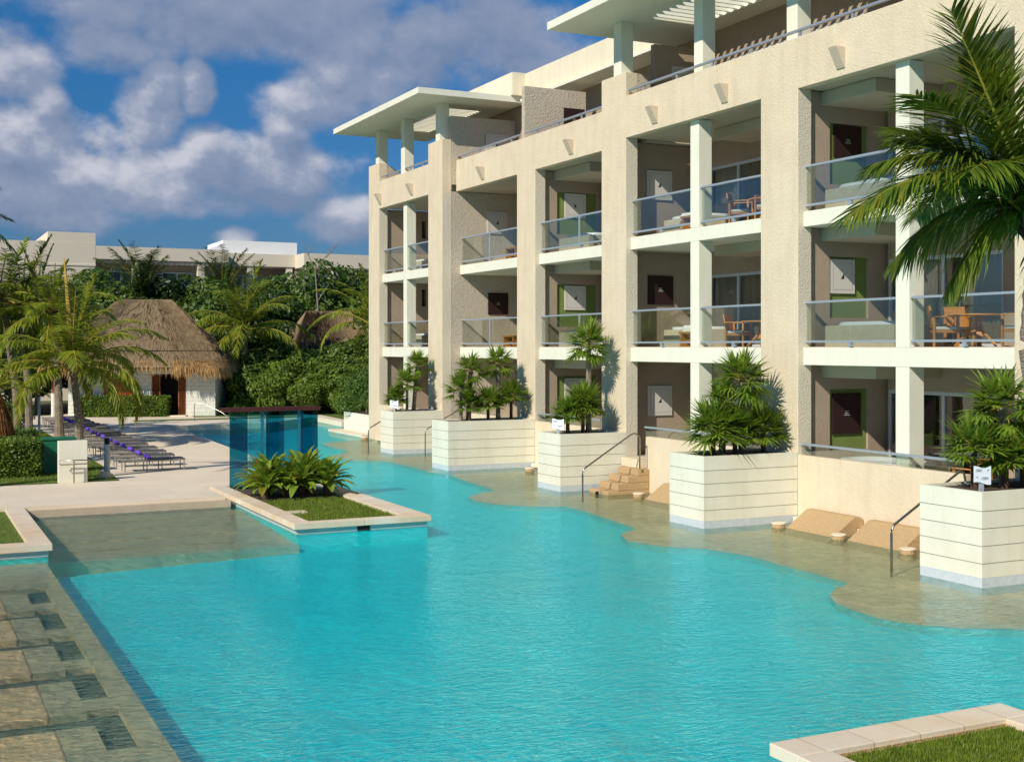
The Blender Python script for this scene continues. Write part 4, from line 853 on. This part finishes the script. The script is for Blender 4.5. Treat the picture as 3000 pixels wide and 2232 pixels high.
# signs on planters
def text(s_, size, loc, name, parent, m, ry=0):
    cu = bpy.data.curves.new('t', 'FONT'); cu.body = s_; cu.size = size; cu.extrude = .001; cu.align_x = 'CENTER'; o = bpy.data.objects.new('t', cu); col.objects.link(o)
    dg = bpy.context.evaluated_depsgraph_get(); dg.update(); me = bpy.data.meshes.new_from_object(o.evaluated_get(dg)); bpy.data.objects.remove(o); me.materials.clear(); me.materials.append(m); me.name = name
    q = bpy.data.objects.new(name, me); col.objects.link(q); q.parent = parent; q.location = loc; q.rotation_euler = (R(90), 0, ry); return q
def sign(x, y, z, rz, label, rows=True):
    t = local(thing('room_sign', label, 'sign', (x, y, z), 'room number signs on the planters')); t.rotation_euler = (0, 0, rz)
    MB().box(-.04, .04, .012, .05, 0, .30).build('post', SIGNP, t)
    b = MB(); n = 12; top = [(-.17 + .34 * i / n, .45 + .022 * math.cos(i / n * 5.2)) for i in range(n + 1)]; bot = [(-.17 + .34 * i / n, .19 - .045 * (i / n) + .014 * math.sin(i / n * 6)) for i in range(n + 1)]; P = bot + top[::-1]; k = len(P)
    b.add([(p[0], -.008, p[1]) for p in P] + [(p[0], .008, p[1]) for p in P], [tuple(range(k)), tuple(range(2 * k - 1, k - 1, -1))] + [(i, i + k, (i + 1) % k + k, (i + 1) % k) for i in range(k)]); b.build('plate', SIGNW, t)
    text('1001', .075, (-.075, -.0095, .365), 'number', t, INK); text('>', .08, (.11, -.0095, .365), 'arrow', t, INK); text('<', .08, (-.11, -.0095, .245), 'arrow', t, INK); text('1004', .075, (.04, -.0095, .225), 'number', t, INK)
sign(16.86, 15.80, 1.60, R(-10), 'white room number sign on the nearest planter'); sign(17.02, 31.6, 1.60, R(-40), 'small white sign on the planter beside the stairs'); sign(17.2, 45.3, 1.60, R(-40), 'small white sign on the farthest planter')

# ------------------------------------------------------------------ sun loungers
def make_lounger():
    t = local(thing('sun_lounger', 'x', 'sun lounger', (0, 0, 0), 'sun loungers lined up on the deck')); h = .345
    b = MB()
    for y in (-.32, .32): b.box(0, 1.92, y - .016, y + .016, h - .03, h)
    for x in (0.0, .72, 1.89): b.box(x, x + .03, -.303, .303, h - .028, h - .003)
    b.build('frame', LFRAME, t)
    for x in (.06, .72, 1.18, 1.86):
        for y in (-.31, .31): MB().box(x, x + .03, y - .014, y + .014, 0, h - .031).build('leg', LFRAME, t)
    MB().box(.76, 1.90, -.30, .30, h + .001, h + .035).build('sling', SLING, t, bevel=.01)
    b = MB()
    for i in range(9): b.box(.05 + i * .078, .09 + i * .078, -.302, .302, h - .02 + .012 * i * 0, h + .004)
    b.build('backrest', SLINGB, t)
    return t
lg = make_lounger(); Y = 40.15; i = 0; ordn = ['nearest', 'second', 'third', 'fourth', 'fifth', 'sixth', 'seventh', 'eighth', 'ninth', 'tenth', 'eleventh', 'twelfth', 'thirteenth', 'fourteenth', 'fifteenth', 'sixteenth', 'farthest']
for i, od in enumerate(ordn):
    x = 6.2 + .012 * i; y = Y + 1.63 * i
    lb = f'{od} charcoal sun lounger of the row, counted from the cream panel'
    if i == 0: lg.location = (x, y, .256); lg['label'] = lb
    else: dup(lg, (x + rnd.uniform(-.04, .04), y, .256), R(rnd.uniform(-1.5, 1.5)), label=lb)
    b = MB(); n = 9; pts = [(x + .78, y - .27 + .54 * k / n, .256 + .345 + .095) for k in range(n + 1)]; b.tube(pts, [.062 * (1 + .07 * math.sin(k * 2.3)) for k in range(n + 1)], 10)
    tag(b.build('rolled_towel', PURPLE, origin=(x + .78, y, .64), smooth=True), f'rolled purple towel on the {od} sun lounger', 'towel', 'rolled purple towels on the loungers')

# cream panel with steel rail, bollard, green cabinet, slim posts
p = thing('shower_panel', 'cream square panel behind a steel rail at the lawn corner', 'panel', (4.46, 37.5, .25))
MB().box(4.07, 4.86, 37.48, 37.72, .25, 1.45).build('panel', PLANT_W, p, bevel=.01)
hr = thing('handrail', 'steel handrail in front of the cream panel', 'handrail', (4.4, 37.3, .25))
MB().tube([(4.92, 37.3, .80), (4.90, 37.3, .90), (4.1, 37.3, .92), (4.06, 37.3, .86), (4.12, 37.3, .79), (4.9, 37.3, .80)], .018, 8).build('tube', STEELD, hr, smooth=True)
MB().tube([(4.47, 37.3, .90), (4.47, 37.3, .26)], .022, 8).build('post', STEELD, hr)
def bollard(x, y, h, label):
    t = thing('bollard_light', label, 'bollard light', (x, y, .26), 'grey bollard lights'); MB().cyl(x, y, .26, .31, .17, 20).build('base', BOLL, t); MB().cyl(x, y, .311, h - .22, .085, 20).build('post', BOLL, t); MB().cyl(x, y, h - .219, h - .03, .08, 20).build('lens', BLACK, t); MB().cyl(x, y, h - .029, h, .09, 20).build('cap', BOLL, t)
bollard(5.63, 39.1, 1.42, 'grey bollard light beside the first sun lounger')
for x, y, h, l in ((5.0, 61.5, 1.75, 'pale slim post left of the twin palm trunks'), (5.75, 60.6, 1.8, 'pale slim post right of the twin palm trunks'), (7.9, 71.5, 2.0, 'pale slim post near the hut corner')):
    t = thing('slim_post', l, 'post', (x, y, .26), 'pale slim posts on the lawn'); MB().cyl(x, y, .25, .33, .14, 14).build('base', WHITE, t); MB().cyl(x, y, .331, h, .06, 14).build('post', BOLL, t); MB().cyl(x, y, h + .001, h + .03, .07, 14).build('cap', BOLL, t)
t = thing('utility_cabinet', 'green utility cabinet behind the cream panel', 'cabinet', (4.0, 40.6, .26)); MB().box(3.95, 4.9, 40.4, 41.1, .26, 1.28).build('body', GBOX, t, bevel=.01); MB().box(3.92, 4.93, 40.37, 41.13, 1.281, 1.33).build('lid', GBOX, t, bevel=.01)
t = thing('drum_stone', 'small round stone drum in the grass by the bollard', 'stone', (5.45, 38.2, .26)); MB().cyl(5.45, 38.2, .26, .48, .17, 18, r2=.15).build('body', TUBW, t, bevel=.02)

# hedges
rg = random.Random(21)
def hedge(x0, x1, y0, y1, z1, n, label, m=LEAF2, size=.085, core=.06):
    t = thing('hedge', label, 'hedge', ((x0 + x1) / 2, (y0 + y1) / 2, .26)); MB().box(x0 + core, x1 - core, y0 + core, y1 - core, .25, z1 - core).build('core', SOIL, t)
    b = MB(); hedge_box(b, x0, x1, y0, y1, .28, z1, n, size, rg); b.build('leaves', m, t)
hedge(-.6, 3.75, 39.5, 41.2, 1.30, 26000, 'clipped hedge at the left edge beside the green cabinet'); hedge(-.6, 4.3, 46.5, 48, 1.15, 14000, 'second clipped hedge behind the nearest one, by the leaning trunks', LEAF1)
hd = local(thing('hedge', 'clipped hedge in front of the white hut', 'hedge', (8.75, 72.3, .26), None)); hd.rotation_euler = (0, 0, R(-21)); MB().box(.08, 4.8, .08, .9, -.02, 1.0).build('core', SOIL, hd)
b = MB(); hedge_box(b, 0, 4.9, 0, 1.0, 0, 1.08, 14000, .10, rg); b.build('leaves', LEAF2, hd)

# brown shaggy dead frond skirt at the left
t = local(thing('shaggy_palm', 'short palm wrapped in hanging dead brown fronds at the left edge', 'palm tree', (2.75, 43.6, .26))); b = MB(); rg2 = random.Random(5)
MB().tube([(0, 0, 0), (0, 0, 1.0), (0, 0, 2.4)], [.2, .18, .14], 10).build('trunk', TRUNKD, t)
for k in range(2600):
    a = rg2.uniform(0, 6.283); z = rg2.uniform(1.1, 2.45); r = .15 + .25 * (2.5 - z); p = Vector((math.cos(a) * r, math.sin(a) * r, z)); leaflet(b, p, Vector((math.cos(a) * .55, math.sin(a) * .55, -.9)), rg2.uniform(.6, 1.15), .03, .25, 0, 2, rg2.uniform(-1, 1))
b.build('dead_fronds', BROWNF, t)
b = MB()
for k in range(16):
    P = rachis_pts((0, 0, 2.4), k * 2.399, 1.3 - k * .07, 1.8, 1.0, 8); frond(b, P, rg2, 22, .55, .045, .2, (0, 1), .1)
b.build('crown', [FROND, RACH, FRONDY], t)

# ------------------------------------------------------------------ thatched hut
hut = local(thing('thatched_hut', 'white block hut with a steep palm thatch roof behind the sun loungers', 'hut', (8.45, 73.1, .26))); hut.rotation_euler = (0, 0, R(-21.5)); W = 8.05; D = 6.0
w = MB(); segs = [(0, 1.95), (3.45, 4.55), (6.45, W)]
for a, c in segs: w.box(a, c, 0, .22, 0, 3.0)
w.box(0, .22, .221, D, 0, 3.0); w.box(W - .22, W, .221, D, 0, 3.0); w.box(.221, W - .221, D - .2, D, 0, 3.0); w.box(1.95, 3.45, 0.001, .219, 2.35, 3.0); w.box(4.55, 6.45, .001, .219, 2.35, 3.0)
brick(HUTW, .42, .21, .012, .06, cm=(.72, .70, .66), axis='XZ'); w.build('wall', HUTW, hut)
MB().box(1.96, 3.44, .06, .12, 0, 2.349).build('door', ORDOOR, hut)
for a, c in ((4.56, 5.02), (6.0, 6.44)):
    lv = MB(); lv.box(a, a + .06, .04, .12, .02, 2.34); lv.box(c - .06, c, .04, .12, .02, 2.34)
    for k in range(26): lv.obox(((a + c) / 2, .08, .08 + k * .088), (1, 0, 0), (0, .7, -.7), (0, .7, .7), (c - a) / 2 - .061, .045, .006)
    lv.build('louvre_door', LOUV, hut)
MB().box(5.03, 5.99, .8, .86, 0, 2.349).build('dark_doorway', BLACK, hut)
MB().box(4.5, 6.5, -.5, -.001, -.02, .06).build('door_step', DECK, hut)
MB().tube([(-.7, -.3, 0), (-.7, -.3, 1.3)], .13, 10).build('porch_post', HUTW, hut); MB().tube([(-.7, -.3, 1.301), (-.7, -.3, 2.5)], .10, 10).build('porch_post', LOUV, hut)
# roof: eave rectangle with rounded corners lofted to the ridge
def eave_ring(q, n=72):
    out = []; cx, cy = W / 2 - .45, D / 2; hx = (W / 2 + 1.15) * (1 - q) + 1.45 * q; hy = (D / 2 + 1.3) * (1 - q) + .10 * q; z = 2.72 + (6.62 - 2.72) * (q ** 0.96) + .04 * math.sin(q * math.pi)
    e = .30 + .05 * q
    for i in range(n): a = 2 * math.pi * i / n; c, s_ = math.cos(a), math.sin(a); out.append(Vector((cx + hx * math.copysign(abs(c) ** e, c), cy + hy * math.copysign(abs(s_) ** e, s_), z)))
    return out
b = MB(); K = 14; rings = [eave_ring(k / K) for k in range(K + 1)]; n = 72
b.add([p for r in rings for p in r], [(k * n + i, k * n + (i + 1) % n, (k + 1) * n + (i + 1) % n, (k + 1) * n + i) for k in range(K) for i in range(n)] + [tuple(K * n + i for i in range(n))])
b.add([p + Vector((0, 0, -.12)) for p in rings[0]] + [Vector((W / 2 + (p.x - W / 2) * .3, D / 2 + (p.y - D / 2) * .3, 5.0)) for p in rings[0]], [(i, (i + 1) % n, n + (i + 1) % n, n + i) for i in range(n)])
b.build('roof', THATCH, hut)
rg3 = random.Random(9); st_ = MB(); fr_ = MB()
def on_roof(q, i): r0 = eave_ring(q); r1 = eave_ring(max(0, q - .03)); j = int(i) % n; return r0[j].lerp(r0[(j + 1) % n], i - int(i)), (r1[j] - r0[j]).normalized()
cache = [eave_ring(k / 60) for k in range(61)]
for k in range(15000):
    kk = rg3.randint(3, 60); i = rg3.uniform(0, n); j = int(i) % n; p = cache[kk][j].lerp(cache[kk][(j + 1) % n], i - int(i)); d = (cache[kk - 1][j] - cache[kk][j]).normalized()
    out = (p - Vector((W / 2, D / 2, p.z))).normalized(); q = p + out * rg3.uniform(.0, .03) ; leaflet(st_, q, d + out * rg3.uniform(.02, .22) + Vector((rg3.uniform(-.1, .1), rg3.uniform(-.1, .1), 0)), rg3.uniform(.25, .5), .035, .03, 0, 2, 1.3)
for k in range(14000):
    i = rg3.uniform(0, n); j = int(i) % n; c0 = cache[rg3.choice((0, 1, 2, 3, 4, 5))]; p = c0[j].lerp(c0[(j + 1) % n], i - int(i)); out = (p - Vector((W / 2, D / 2, p.z))).normalized(); L = rg3.uniform(.35, .75) * (1 + .25 * math.sin(i * 3.1) * math.sin(i * 1.3))
    leaflet(fr_, p + out * .03 + Vector((0, 0, .05)), Vector((out.x * .30 + rg3.uniform(-.12, .12), out.y * .30 + rg3.uniform(-.12, .12), -.95)), L, .03, .15, 0, 2, rg3.uniform(-1, 1))
st_.build('thatch_straw', STRAWD, hut); fr_.build('thatch_fringe', STRAW, hut)
rp = MB(); rp.tube([p + (p - Vector((W / 2, D / 2, p.z))).normalized() * .05 for p in eave_ring(.22)] + [eave_ring(.22)[0]], .018, 5); rp.build('thatch_rope', BLACK, hut)
# second thatched roof half hidden in the shrubs
h2 = local(thing('thatched_roof', 'weathered thatch roof of a second hut half hidden by shrubs', 'hut', (26.3, 80, .2))); h2.scale = (.86, .86, .97); b = MB()
P0 = [(-3.8, -3.0, 3.9), (3.2, -3.0, 3.9), (3.2, 3.0, 3.9), (-3.8, 3.0, 3.9), (-2.4, 0, 6.5), (1.0, 0, 6.5)]; b.add(P0, [(0, 1, 5, 4), (2, 3, 4, 5), (1, 2, 5), (3, 0, 4), (3, 2, 1, 0)]); b.build('roof', THATCH, h2)
for x, y in ((-4, -2), (4, -2), (-4, 2), (4, 2)): MB().tube([(x, y, 0), (x, y, 3.4)], .12, 8).build('post', TRUNK, h2)
b = MB()
for k in range(6000):
    u, v = rg3.random(), rg3.random(); f = rg3.random()
    if f < .6: A, B_ = Vector((-3.8, -3.0, 3.9)).lerp(Vector((3.2, -3.0, 3.9)), u), Vector((-2.4, 0, 6.5)).lerp(Vector((1.0, 0, 6.5)), u)
    else: A, B_ = Vector((-3.8, -3.0, 3.9)).lerp(Vector((-3.8, 3.0, 3.9)), u), Vector((-2.4, 0, 6.5))
    p = A.lerp(B_, v); d = (A - B_).normalized(); leaflet(b, p + Vector((0, -.03, .05)), d + Vector((rg3.uniform(-.1, .1), rg3.uniform(-.1, .1), rg3.uniform(0, .12))), rg3.uniform(.4, .8), .05, .06, 0, 2, 1.3)
b.build('thatch_straw', STRAWD, h2)

# ------------------------------------------------------------------ far building behind the garden
fb = thing('far_hotel_building', 'long low cream hotel wing beyond the garden trees', 'building', (15, 100, 0)); yb = 95.0
MB().box(-30, 12.88, yb + .0, yb + 14, 0, 11.70).build('wing', FARW, fb)
MB().box(-30, 12.88, yb - .05, yb - .001, 10.0, 10.12).build('string_course', FARW, fb)
MB().box(9.6, 12.88, yb + .02, yb + 9, 11.701, 12.42).build('stair_tower', FARW, fb)
def storey(x0, x1, yf, ztop, zsof, cols, slats=True, nm='wing'):
    MB().box(x0, x1, yf, yf + 13, zsof, ztop).build('roof_fascia', FARW, fb); MB().box(x0, x1, yf + 2.6, yf + 12.5, 0, zsof - .001).build('wing', INNER_F, fb)
    MB().box(x0, x1, yf + .1, yf + 2.59, 7.2, 7.7).build('floor_slab', FARWH, fb); MB().box(x0, x1, yf + .1, yf + 2.59, 3.6, 4.1).build('floor_slab', FARWH, fb)
    for c in cols:
        MB().box(c, c + .5, yf + .1, yf + .55, 0, zsof - .002).build('column', FARW, fb)
    if slats:
        b = MB(); k = int((x1 - x0) / .38)
        for i in range(k): b.obox((x0 + .3 + i * .38, yf + .9, zsof - .15), (1, 0, -.7), (0, 1, 0), (.7, 0, 1), .12, .75, .02)
        b.build('pergola_slats', FARWH, fb)
    k = int((x1 - x0) / 4.2)
    for i in range(k):
        a = x0 + 1 + i * 4.2; fr = MB()
        for j in range(3): fr.box(a + j * 1.1, a + j * 1.1 + .09, yf + 2.5, yf + 2.599, 7.7, 9.85)
        fr.box(a + .1, a + 2.2, yf + 2.51, yf + 2.598, 9.76, 9.85); d = fr.build('window', ALU, fb); MB().box(a + .1, a + 2.19, yf + 2.55, yf + 2.59, 7.7, 9.75).build('pane', FPANE, d)
    MB().box(x0, x1, yf + .12, yf + .16, 8.6, 8.66).build('rail', STEELW, fb)
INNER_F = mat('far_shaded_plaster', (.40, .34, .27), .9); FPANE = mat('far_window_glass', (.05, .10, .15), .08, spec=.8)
storey(12.9, 22.6, yb, 11.50, 10.55, (15.5, 20.3)); storey(22.61, 28.5, yb + 1.6, 11.42, 10.45, (24.5, 27.6), False); storey(28.3, 60, yb - .8, 11.42, 10.35, (30.6, 34.6, 40, 46, 52), False)
MB().box(23.0, 29.0, yb + 3.5, yb + 9.0, 11.43, 12.55).build('roof_plant_room', FARWH, fb)
b = MB(); b.add([(21.2, yb + 3.49, 11.43), (22.99, yb + 3.49, 11.43), (22.99, yb + 3.49, 12.3), (21.2, yb + 8, 11.43), (22.99, yb + 8, 11.43), (22.99, yb + 8, 12.3)], [(0, 1, 2), (5, 4, 3), (0, 2, 5, 3), (0, 3, 4, 1), (1, 4, 5, 2)]); b.build('ramp_roof', FARWH, fb)
# white garden wall box by the end pier
t = thing('low_planter_box', 'low white planter box at the foot of the end pier', 'planter', (20, 56, 0)); MB().box(19.62, 22.5, 54.2, 58.6, -1.0, .95).build('box', WHITE, t, bevel=.012); MB().box(19.75, 22.3, 54.4, 58.4, .951, .97).build('soil', SOIL, t)
struct('bank_paving', MB().box(19.6, 60, 53.5, 54.1, -1.5, .3).box(22.5, 60, 53.46, 76, -1.5, .235), DECK)

# ------------------------------------------------------------------ trees and shrubs
rg = random.Random(33)
def shrub_proto(w, d, h, nb, nleaf, size, name, m, seed, z0=0, s=.45):
    r = random.Random(seed); t = local(thing(name, 'x', 'shrub', (0, 0, 0), 'shrubs of the dense garden thicket')); bl = blobset(r, w, d, h, nb, z0, s); b = MB(); leaf_cloud(b, bl, nleaf, size, r); b.build('foliage', m, t)
    k = MB()
    for i in range(6): a = r.uniform(0, 6.28); k.tube([(math.cos(a) * .15, math.sin(a) * .15, 0), (math.cos(a) * w * .12, math.sin(a) * d * .12, h * .35), (math.cos(a) * w * .25, math.sin(a) * d * .25, h * .7)], [.06, .045, .02], 6)
    k.build('stem', TRUNK, t); return t
protos = [shrub_proto(4.2, 3, 4.6, 38, 16000, .26, 'garden_shrub', LEAF2, 1, .1, .34), shrub_proto(4.6, 3.2, 3.6, 34, 15000, .26, 'garden_shrub', LEAF1, 2, .0, .36), shrub_proto(4.0, 3, 3.0, 30, 12000, .24, 'garden_shrub', LEAF2, 3, .0, .38),
          shrub_proto(5.5, 4, 8.2, 42, 18000, .30, 'broadleaf_tree', LEAF1, 4, 1.5, .34), shrub_proto(5.0, 4, 7.4, 40, 17000, .30, 'broadleaf_tree', LEAF3, 5, 1.5, .34)]
used = set()
def plant(k, x, y, s=1.0, label='', rz=None, cat='shrub', group='shrubs of the dense garden thicket'):
    rz = rg.uniform(0, 6.28) if rz is None else rz; p = protos[k]
    if k not in used: used.add(k); p.location = (x, y, .2); p.rotation_euler = (0, 0, rz); p.scale = (s, s, s); o = p
    else: o = dup(p, (x, y, .2), rz, s)
    o['label'] = label; o['category'] = cat; o['group'] = group
SH = [ # kind, x, y, scale, label
 (1, 17.6, 74.6, .85, 'dark green shrub right beside the hut wall'), (2, 19.2, 71.6, .9, 'bright low shrub at the left front of the thicket'), (0, 20.4, 73.0, .8, 'tall bright shrub behind the left front of the thicket'), (2, 21.3, 70.6, .85, 'bright low shrub behind the glass shelter roof'),
 (0, 22.3, 73.2, .8, 'tall bright shrub in the middle of the thicket'), (1, 21.0, 75.8, 1.2, 'large dark shrub behind the thicket middle'), (2, 23.4, 69.4, .85, 'bright low shrub at the right front of the thicket'), (0, 24.6, 71.6, .85, 'tall bright shrub right of the thicket middle'), (1, 24.0, 75.5, 1.0, 'large dark shrub under the second thatch roof'),
 (2, 25.2, 67.8, .9, 'low shrub by the slim palm'), (1, 26.6, 70.6, 1.0, 'dark shrub behind the slim palm'), (0, 28.6, 74.2, 1.0, 'tall shrub right of the second thatch roof'), (0, 25.6, 76.4, 1.02, 'tall shrub under the left eave of the second thatch roof'), (0, 28.0, 77.0, 1.12, 'tall shrub under the right eave of the second thatch roof'), (2, 23.3, 66.6, .6, 'small shrub next to the end pier lawn')]
for k, x, y, s_, l in SH: plant(k, x, y, s_, l)
TR = [(3, 2, 82, 1.05, 'broadleaf tree behind the left palms'), (4, -3, 80, 1.0, 'dark tree at the far left edge'), (4, 7.5, 84, 1.0, 'dark tree left of the hut ridge'), (3, 12, 86, 1.0, 'broadleaf tree behind the hut roof'), (4, 15.5, 85, 1.05, 'dark tree right of the hut ridge'), (3, 18.5, 83, .95, 'round tree between the tall spear palms'),
      (4, 22, 84, 1.0, 'dark tree left of the second thatch roof'), (3, 25.0, 88, 1.05, 'tree in front of the white roof ramp'), (3, 27.5, 83, 1.1, 'tree with pale twigs left of the second thatch roof'), (4, 31.5, 90, 1.05, 'dark tree behind the second thatch roof'), (3, 34.5, 86, 1.0, 'tree behind the slim palm by the end pier'), (4, 19.0, 79, .75, 'low dark tree behind the palm by the hut'), (3, 5.0, 79, .85, 'tree in the gap left of the hut'), (4, 1, 74, .75, 'low dark tree behind the twin palm trunks'), (4, 5.4, 76, .62, 'low dark tree left of the hut'), (4, 17.8, 78.5, .6, 'low dark tree at the right side of the hut'), (4, -5, 68, .7, 'dark tree behind the left hedge')]
for k, x, y, s_, l in TR: plant(k, x, y, s_ * ((1.12 if x < 20 else 1.08 if x < 29 else .98) if y > 80 else 1.03), l, cat='tree', group='broadleaf trees behind the pool garden')
# small bushes along the left and a shrub by the end pier
def bush(x, y, w, d, h, n, size, m, label, z=.24, seed=0):
    r = random.Random(seed + int(x * 10)); t = local(thing('bush', label, 'bush', (x, y, z))); b = MB(); leaf_cloud(b, blobset(r, w, d, h, 12, 0, .6), n, size, r); b.build('foliage', m, t); MB().tube([(0, 0, 0), (.05, 0, h * .6)], [.05, .02], 6).build('stem', TRUNK, t)
bush(20.3, 57.2, 1.6, 2.4, 2.3, 6000, .12, LEAF1, 'grey green bush in the white planter box by the end pier', .97)
bush(20.2, 55.3, 1.2, 1.4, 1.9, 3500, .11, LEAF1, 'narrow bush between the white planter box and the pier', .97)
bush(1.2, 45.4, 2.6, 1.6, 1.2, 7000, .10, LEAF1, 'low dark bush between the two left hedges', .25)
bush(.8, 55, 3.5, 3, 1.6, 7000, .13, LEAF1, 'bush on the lawn behind the shaggy palm', .25); bush(3.2, 64.5, 4.5, 3, 1.5, 8000, .14, LEAF1, 'wide bush behind the slim posts', .25)
# bare twiggy tree and pale blossom clusters
t = local(thing('bare_tree', 'thin bare tree with a few twigs in front of the white roof', 'tree', (25.0, 80, .2))); b = MB(); b.tube([(0, 0, 0), (.1, 0, 5), (-.2, 0, 9.0)], [.10, .08, .05], 6)
for a, c in (((-.2, 0, 9.0), (-1.1, 0, 10.9)), ((-.2, 0, 9.0), (1.3, .2, 10.9)), ((.6, .1, 9.9), (1.5, 0, 11.0)), ((-.7, 0, 10.0), (-.3, 0, 10.9)), ((0, 0, 7), (.8, 0, 8.2))): b.tube([a, c], [.04, .012], 5)
b.build('trunk', TRUNK, t)

# coconut palms
rg = random.Random(5)
coconut((6.35, 51.2, .26), 3.05, rg, 4.1, 24, 'main coconut palm in front of the hut with orange leaf bases', (-.25, .1), up=.10, nl=46, orange=True, ll=.84, tr=.17, ytip=.16, group=None, elmin=-.02)
coconut((5.97, 54.5, .26), 5.2, rg, 3.0, 16, 'coconut palm with a straight grey trunk left of the main one', (-.25, .3), nl=32, tr=.18)
coconut((4.95, 56.2, .26), 5.6, rg, 3.4, 18, 'right one of the twin trunk coconut palms', (-.3, .3), nl=30, tr=.16, m=FRONDD); coconut((4.55, 56.6, .26), 5.9, rg, 3.4, 18, 'left one of the twin trunk coconut palms', (-.7, .3), nl=30, tr=.16)
coconut((3.6, 60.5, .26), 4.6, rg, 3.2, 16, 'coconut palm behind the shaggy palm at the left', (-.4, 0), nl=28, tr=.15); coconut((1.6, 58, .26), 5.2, rg, 3.4, 16, 'coconut palm at the left edge of the picture', (-.5, 0), nl=28)
coconut((7.3, 78, .26), 6.2, rg, 4.2, 20, 'dark upright coconut palm behind the main palm crown', (0, 0), m=FRONDD, nl=28, up=.25); coconut((2.5, 76, .26), 7.0, rg, 4.0, 20, 'tall dark coconut palm at the far left under the cream wall', (0, 0), m=FRONDD, nl=28, up=.15)
coconut((14.1, 83, .26), 6.8, rg, 4.0, 18, 'dark coconut palm with an upright brush crown behind the hut ridge', (0, 0), m=FRONDD, nl=36, up=.35, elmin=.75, bend=.45, ll=.8); coconut((19.6, 84, .26), 6.6, rg, 4.2, 15, 'upright spear crowned coconut palm left of the white roof', (0, 0), nl=36, up=.35, elmin=.75, bend=.45, ll=.8, m=FRONDD)
coconut((18.9, 74.8, .26), 4.9, rg, 4.6, 22, 'bright coconut palm arching beside the hut roof', (-.1, 0), nl=38, up=.12, ll=.95, ytip=.14, elmin=-.1)
coconut((24.3, 66.5, .26), 5.0, rg, 4.2, 20, 'slim coconut palm close to the end pier of the hotel', (-.3, 0), nl=32, up=.38, tr=.14, elmin=-.2)
coconut((31.5, 79, .26), 7.6, rg, 3.8, 16, 'dark coconut palm behind the end pier', (0, 0), m=FRONDD, nl=26)
# palm off the left edge: its crown reaches into the frame
def custom_palm(name, label, base, mid, top, fronds, mats, seed, ll, w, nl, tr=.13, nfold=.3, extra=10, L=2.6, segs=4):
    r = random.Random(seed); t = thing(name, label, 'palm tree', base); b = MB(); trunk(b, [base, mid, top], tr * 1.15, tr, n=14); b.build('trunk', TRUNK, t, smooth=False); top = Vector(top)
    for tip, lift, dr, yt in fronds:
        tip = Vector(tip); P = []; k = 14
        for i in range(k + 1):
            q = i / k; p = top.lerp(tip, q); p.z += lift * 4 * q * (1 - q) * .5 * (1.2 - .4 * q); P.append(p)
        f = MB(); frond(f, P, r, nl, ll, w, dr, (0, 1), yt, .028, segs, .10, nfold, hang=dr * 1.4); f.build('frond', mats, t)
    k = MB()
    for i in range(26):
        a = i * 2.4; P = rachis_pts(top + Vector((0, 0, -.25 + .01 * i)), a, 1.2, .45, .5, 3); k.tube(P, [.05, .045, .035, .02], 5)
    for i in range(60):
        a = r.uniform(0, 6.28); p = top + Vector((math.cos(a) * tr, math.sin(a) * tr, r.uniform(-.6, -.1))); leaflet(k, p, Vector((math.cos(a) * .5, math.sin(a) * .5, -.3)), r.uniform(.1, .3), .03, .5, 0, 2)
    k.build('fibre', TRUNKD, t)
TL = (.9, 36.2, 7.7)
custom_palm('coconut_palm', 'coconut palm outside the left edge, its dark fan of leaflets against the sky', (.4, 36.6, .2), (.6, 36.4, 4), TL,
            [((2.75, 36.3, 7.55), .45, .08, 0), ((2.85, 35.5, 6.55), .9, .16, 0), ((2.3, 35.2, 8.3), .5, .08, 0), ((.5, 37.5, 9.9), .5, .1, 0), ((-1.3, 36, 8.9), .7, .15, 0), ((-.5, 34, 8.6), .8, .15, 0), ((1.4, 34.2, 7.5), .8, .2, 0), ((1.6, 35.0, 6.1), .8, .2, 0), ((-1.1, 36, 6.0), .8, .2, 0), ((1.2, 38.5, 6.2), .8, .2, 0)],
            [FRONDD, FRONDD, FRONDY], 3, .62, .03, 40, .15)
# near palm on the corner lawn, at the right edge
custom_palm('coconut_palm', 'near coconut palm hanging its ragged fronds into the right edge of the picture', (10.08, 8.28, .17), (9.80, 8.56, 4.1), (9.86, 8.52, 5.2),
            [((8.80, 8.62, 7.25), .15, .06, .04), ((8.25, 8.50, 6.40), .55, .10, .06), ((7.70, 8.80, 5.30), 1.0, .15, .10), ((8.70, 9.2, 6.15), .55, .14, .02), ((9.85, 9.2, 7.05), .15, .05, .12), ((8.75, 9.75, 5.55), .9, .2, .04), ((9.2, 9.8, 5.0), .9, .28, .05),
             ((10.6, 8.2, 7.6), .3, .08, .1), ((11.6, 7.6, 6.1), .9, .15, .1), ((11.2, 7.3, 4.6), 1.0, .2, .1), ((9.6, 6.4, 6.0), 1.0, .2, .05), ((11.6, 9.6, 5.6), .9, .2, .05), ((9.15, 8.95, 4.7), .85, .25, .12), ((8.3, 9.1, 5.85), .8, .16, .08), ((8.6, 8.2, 5.7), .7, .18, .05), ((9.25, 8.9, 6.9), .3, .1, .1), ((9.0, 9.6, 6.3), .6, .15, .04), ((10.3, 10.6, 5.6), .9, .2, .05)],
            [FRONDN, RACHN, FRONDY], 8, .80, .024, 118, .115)
for p in protos:
    if 'label' in p and p['label'] == 'x': p['label'] = 'garden shrub'
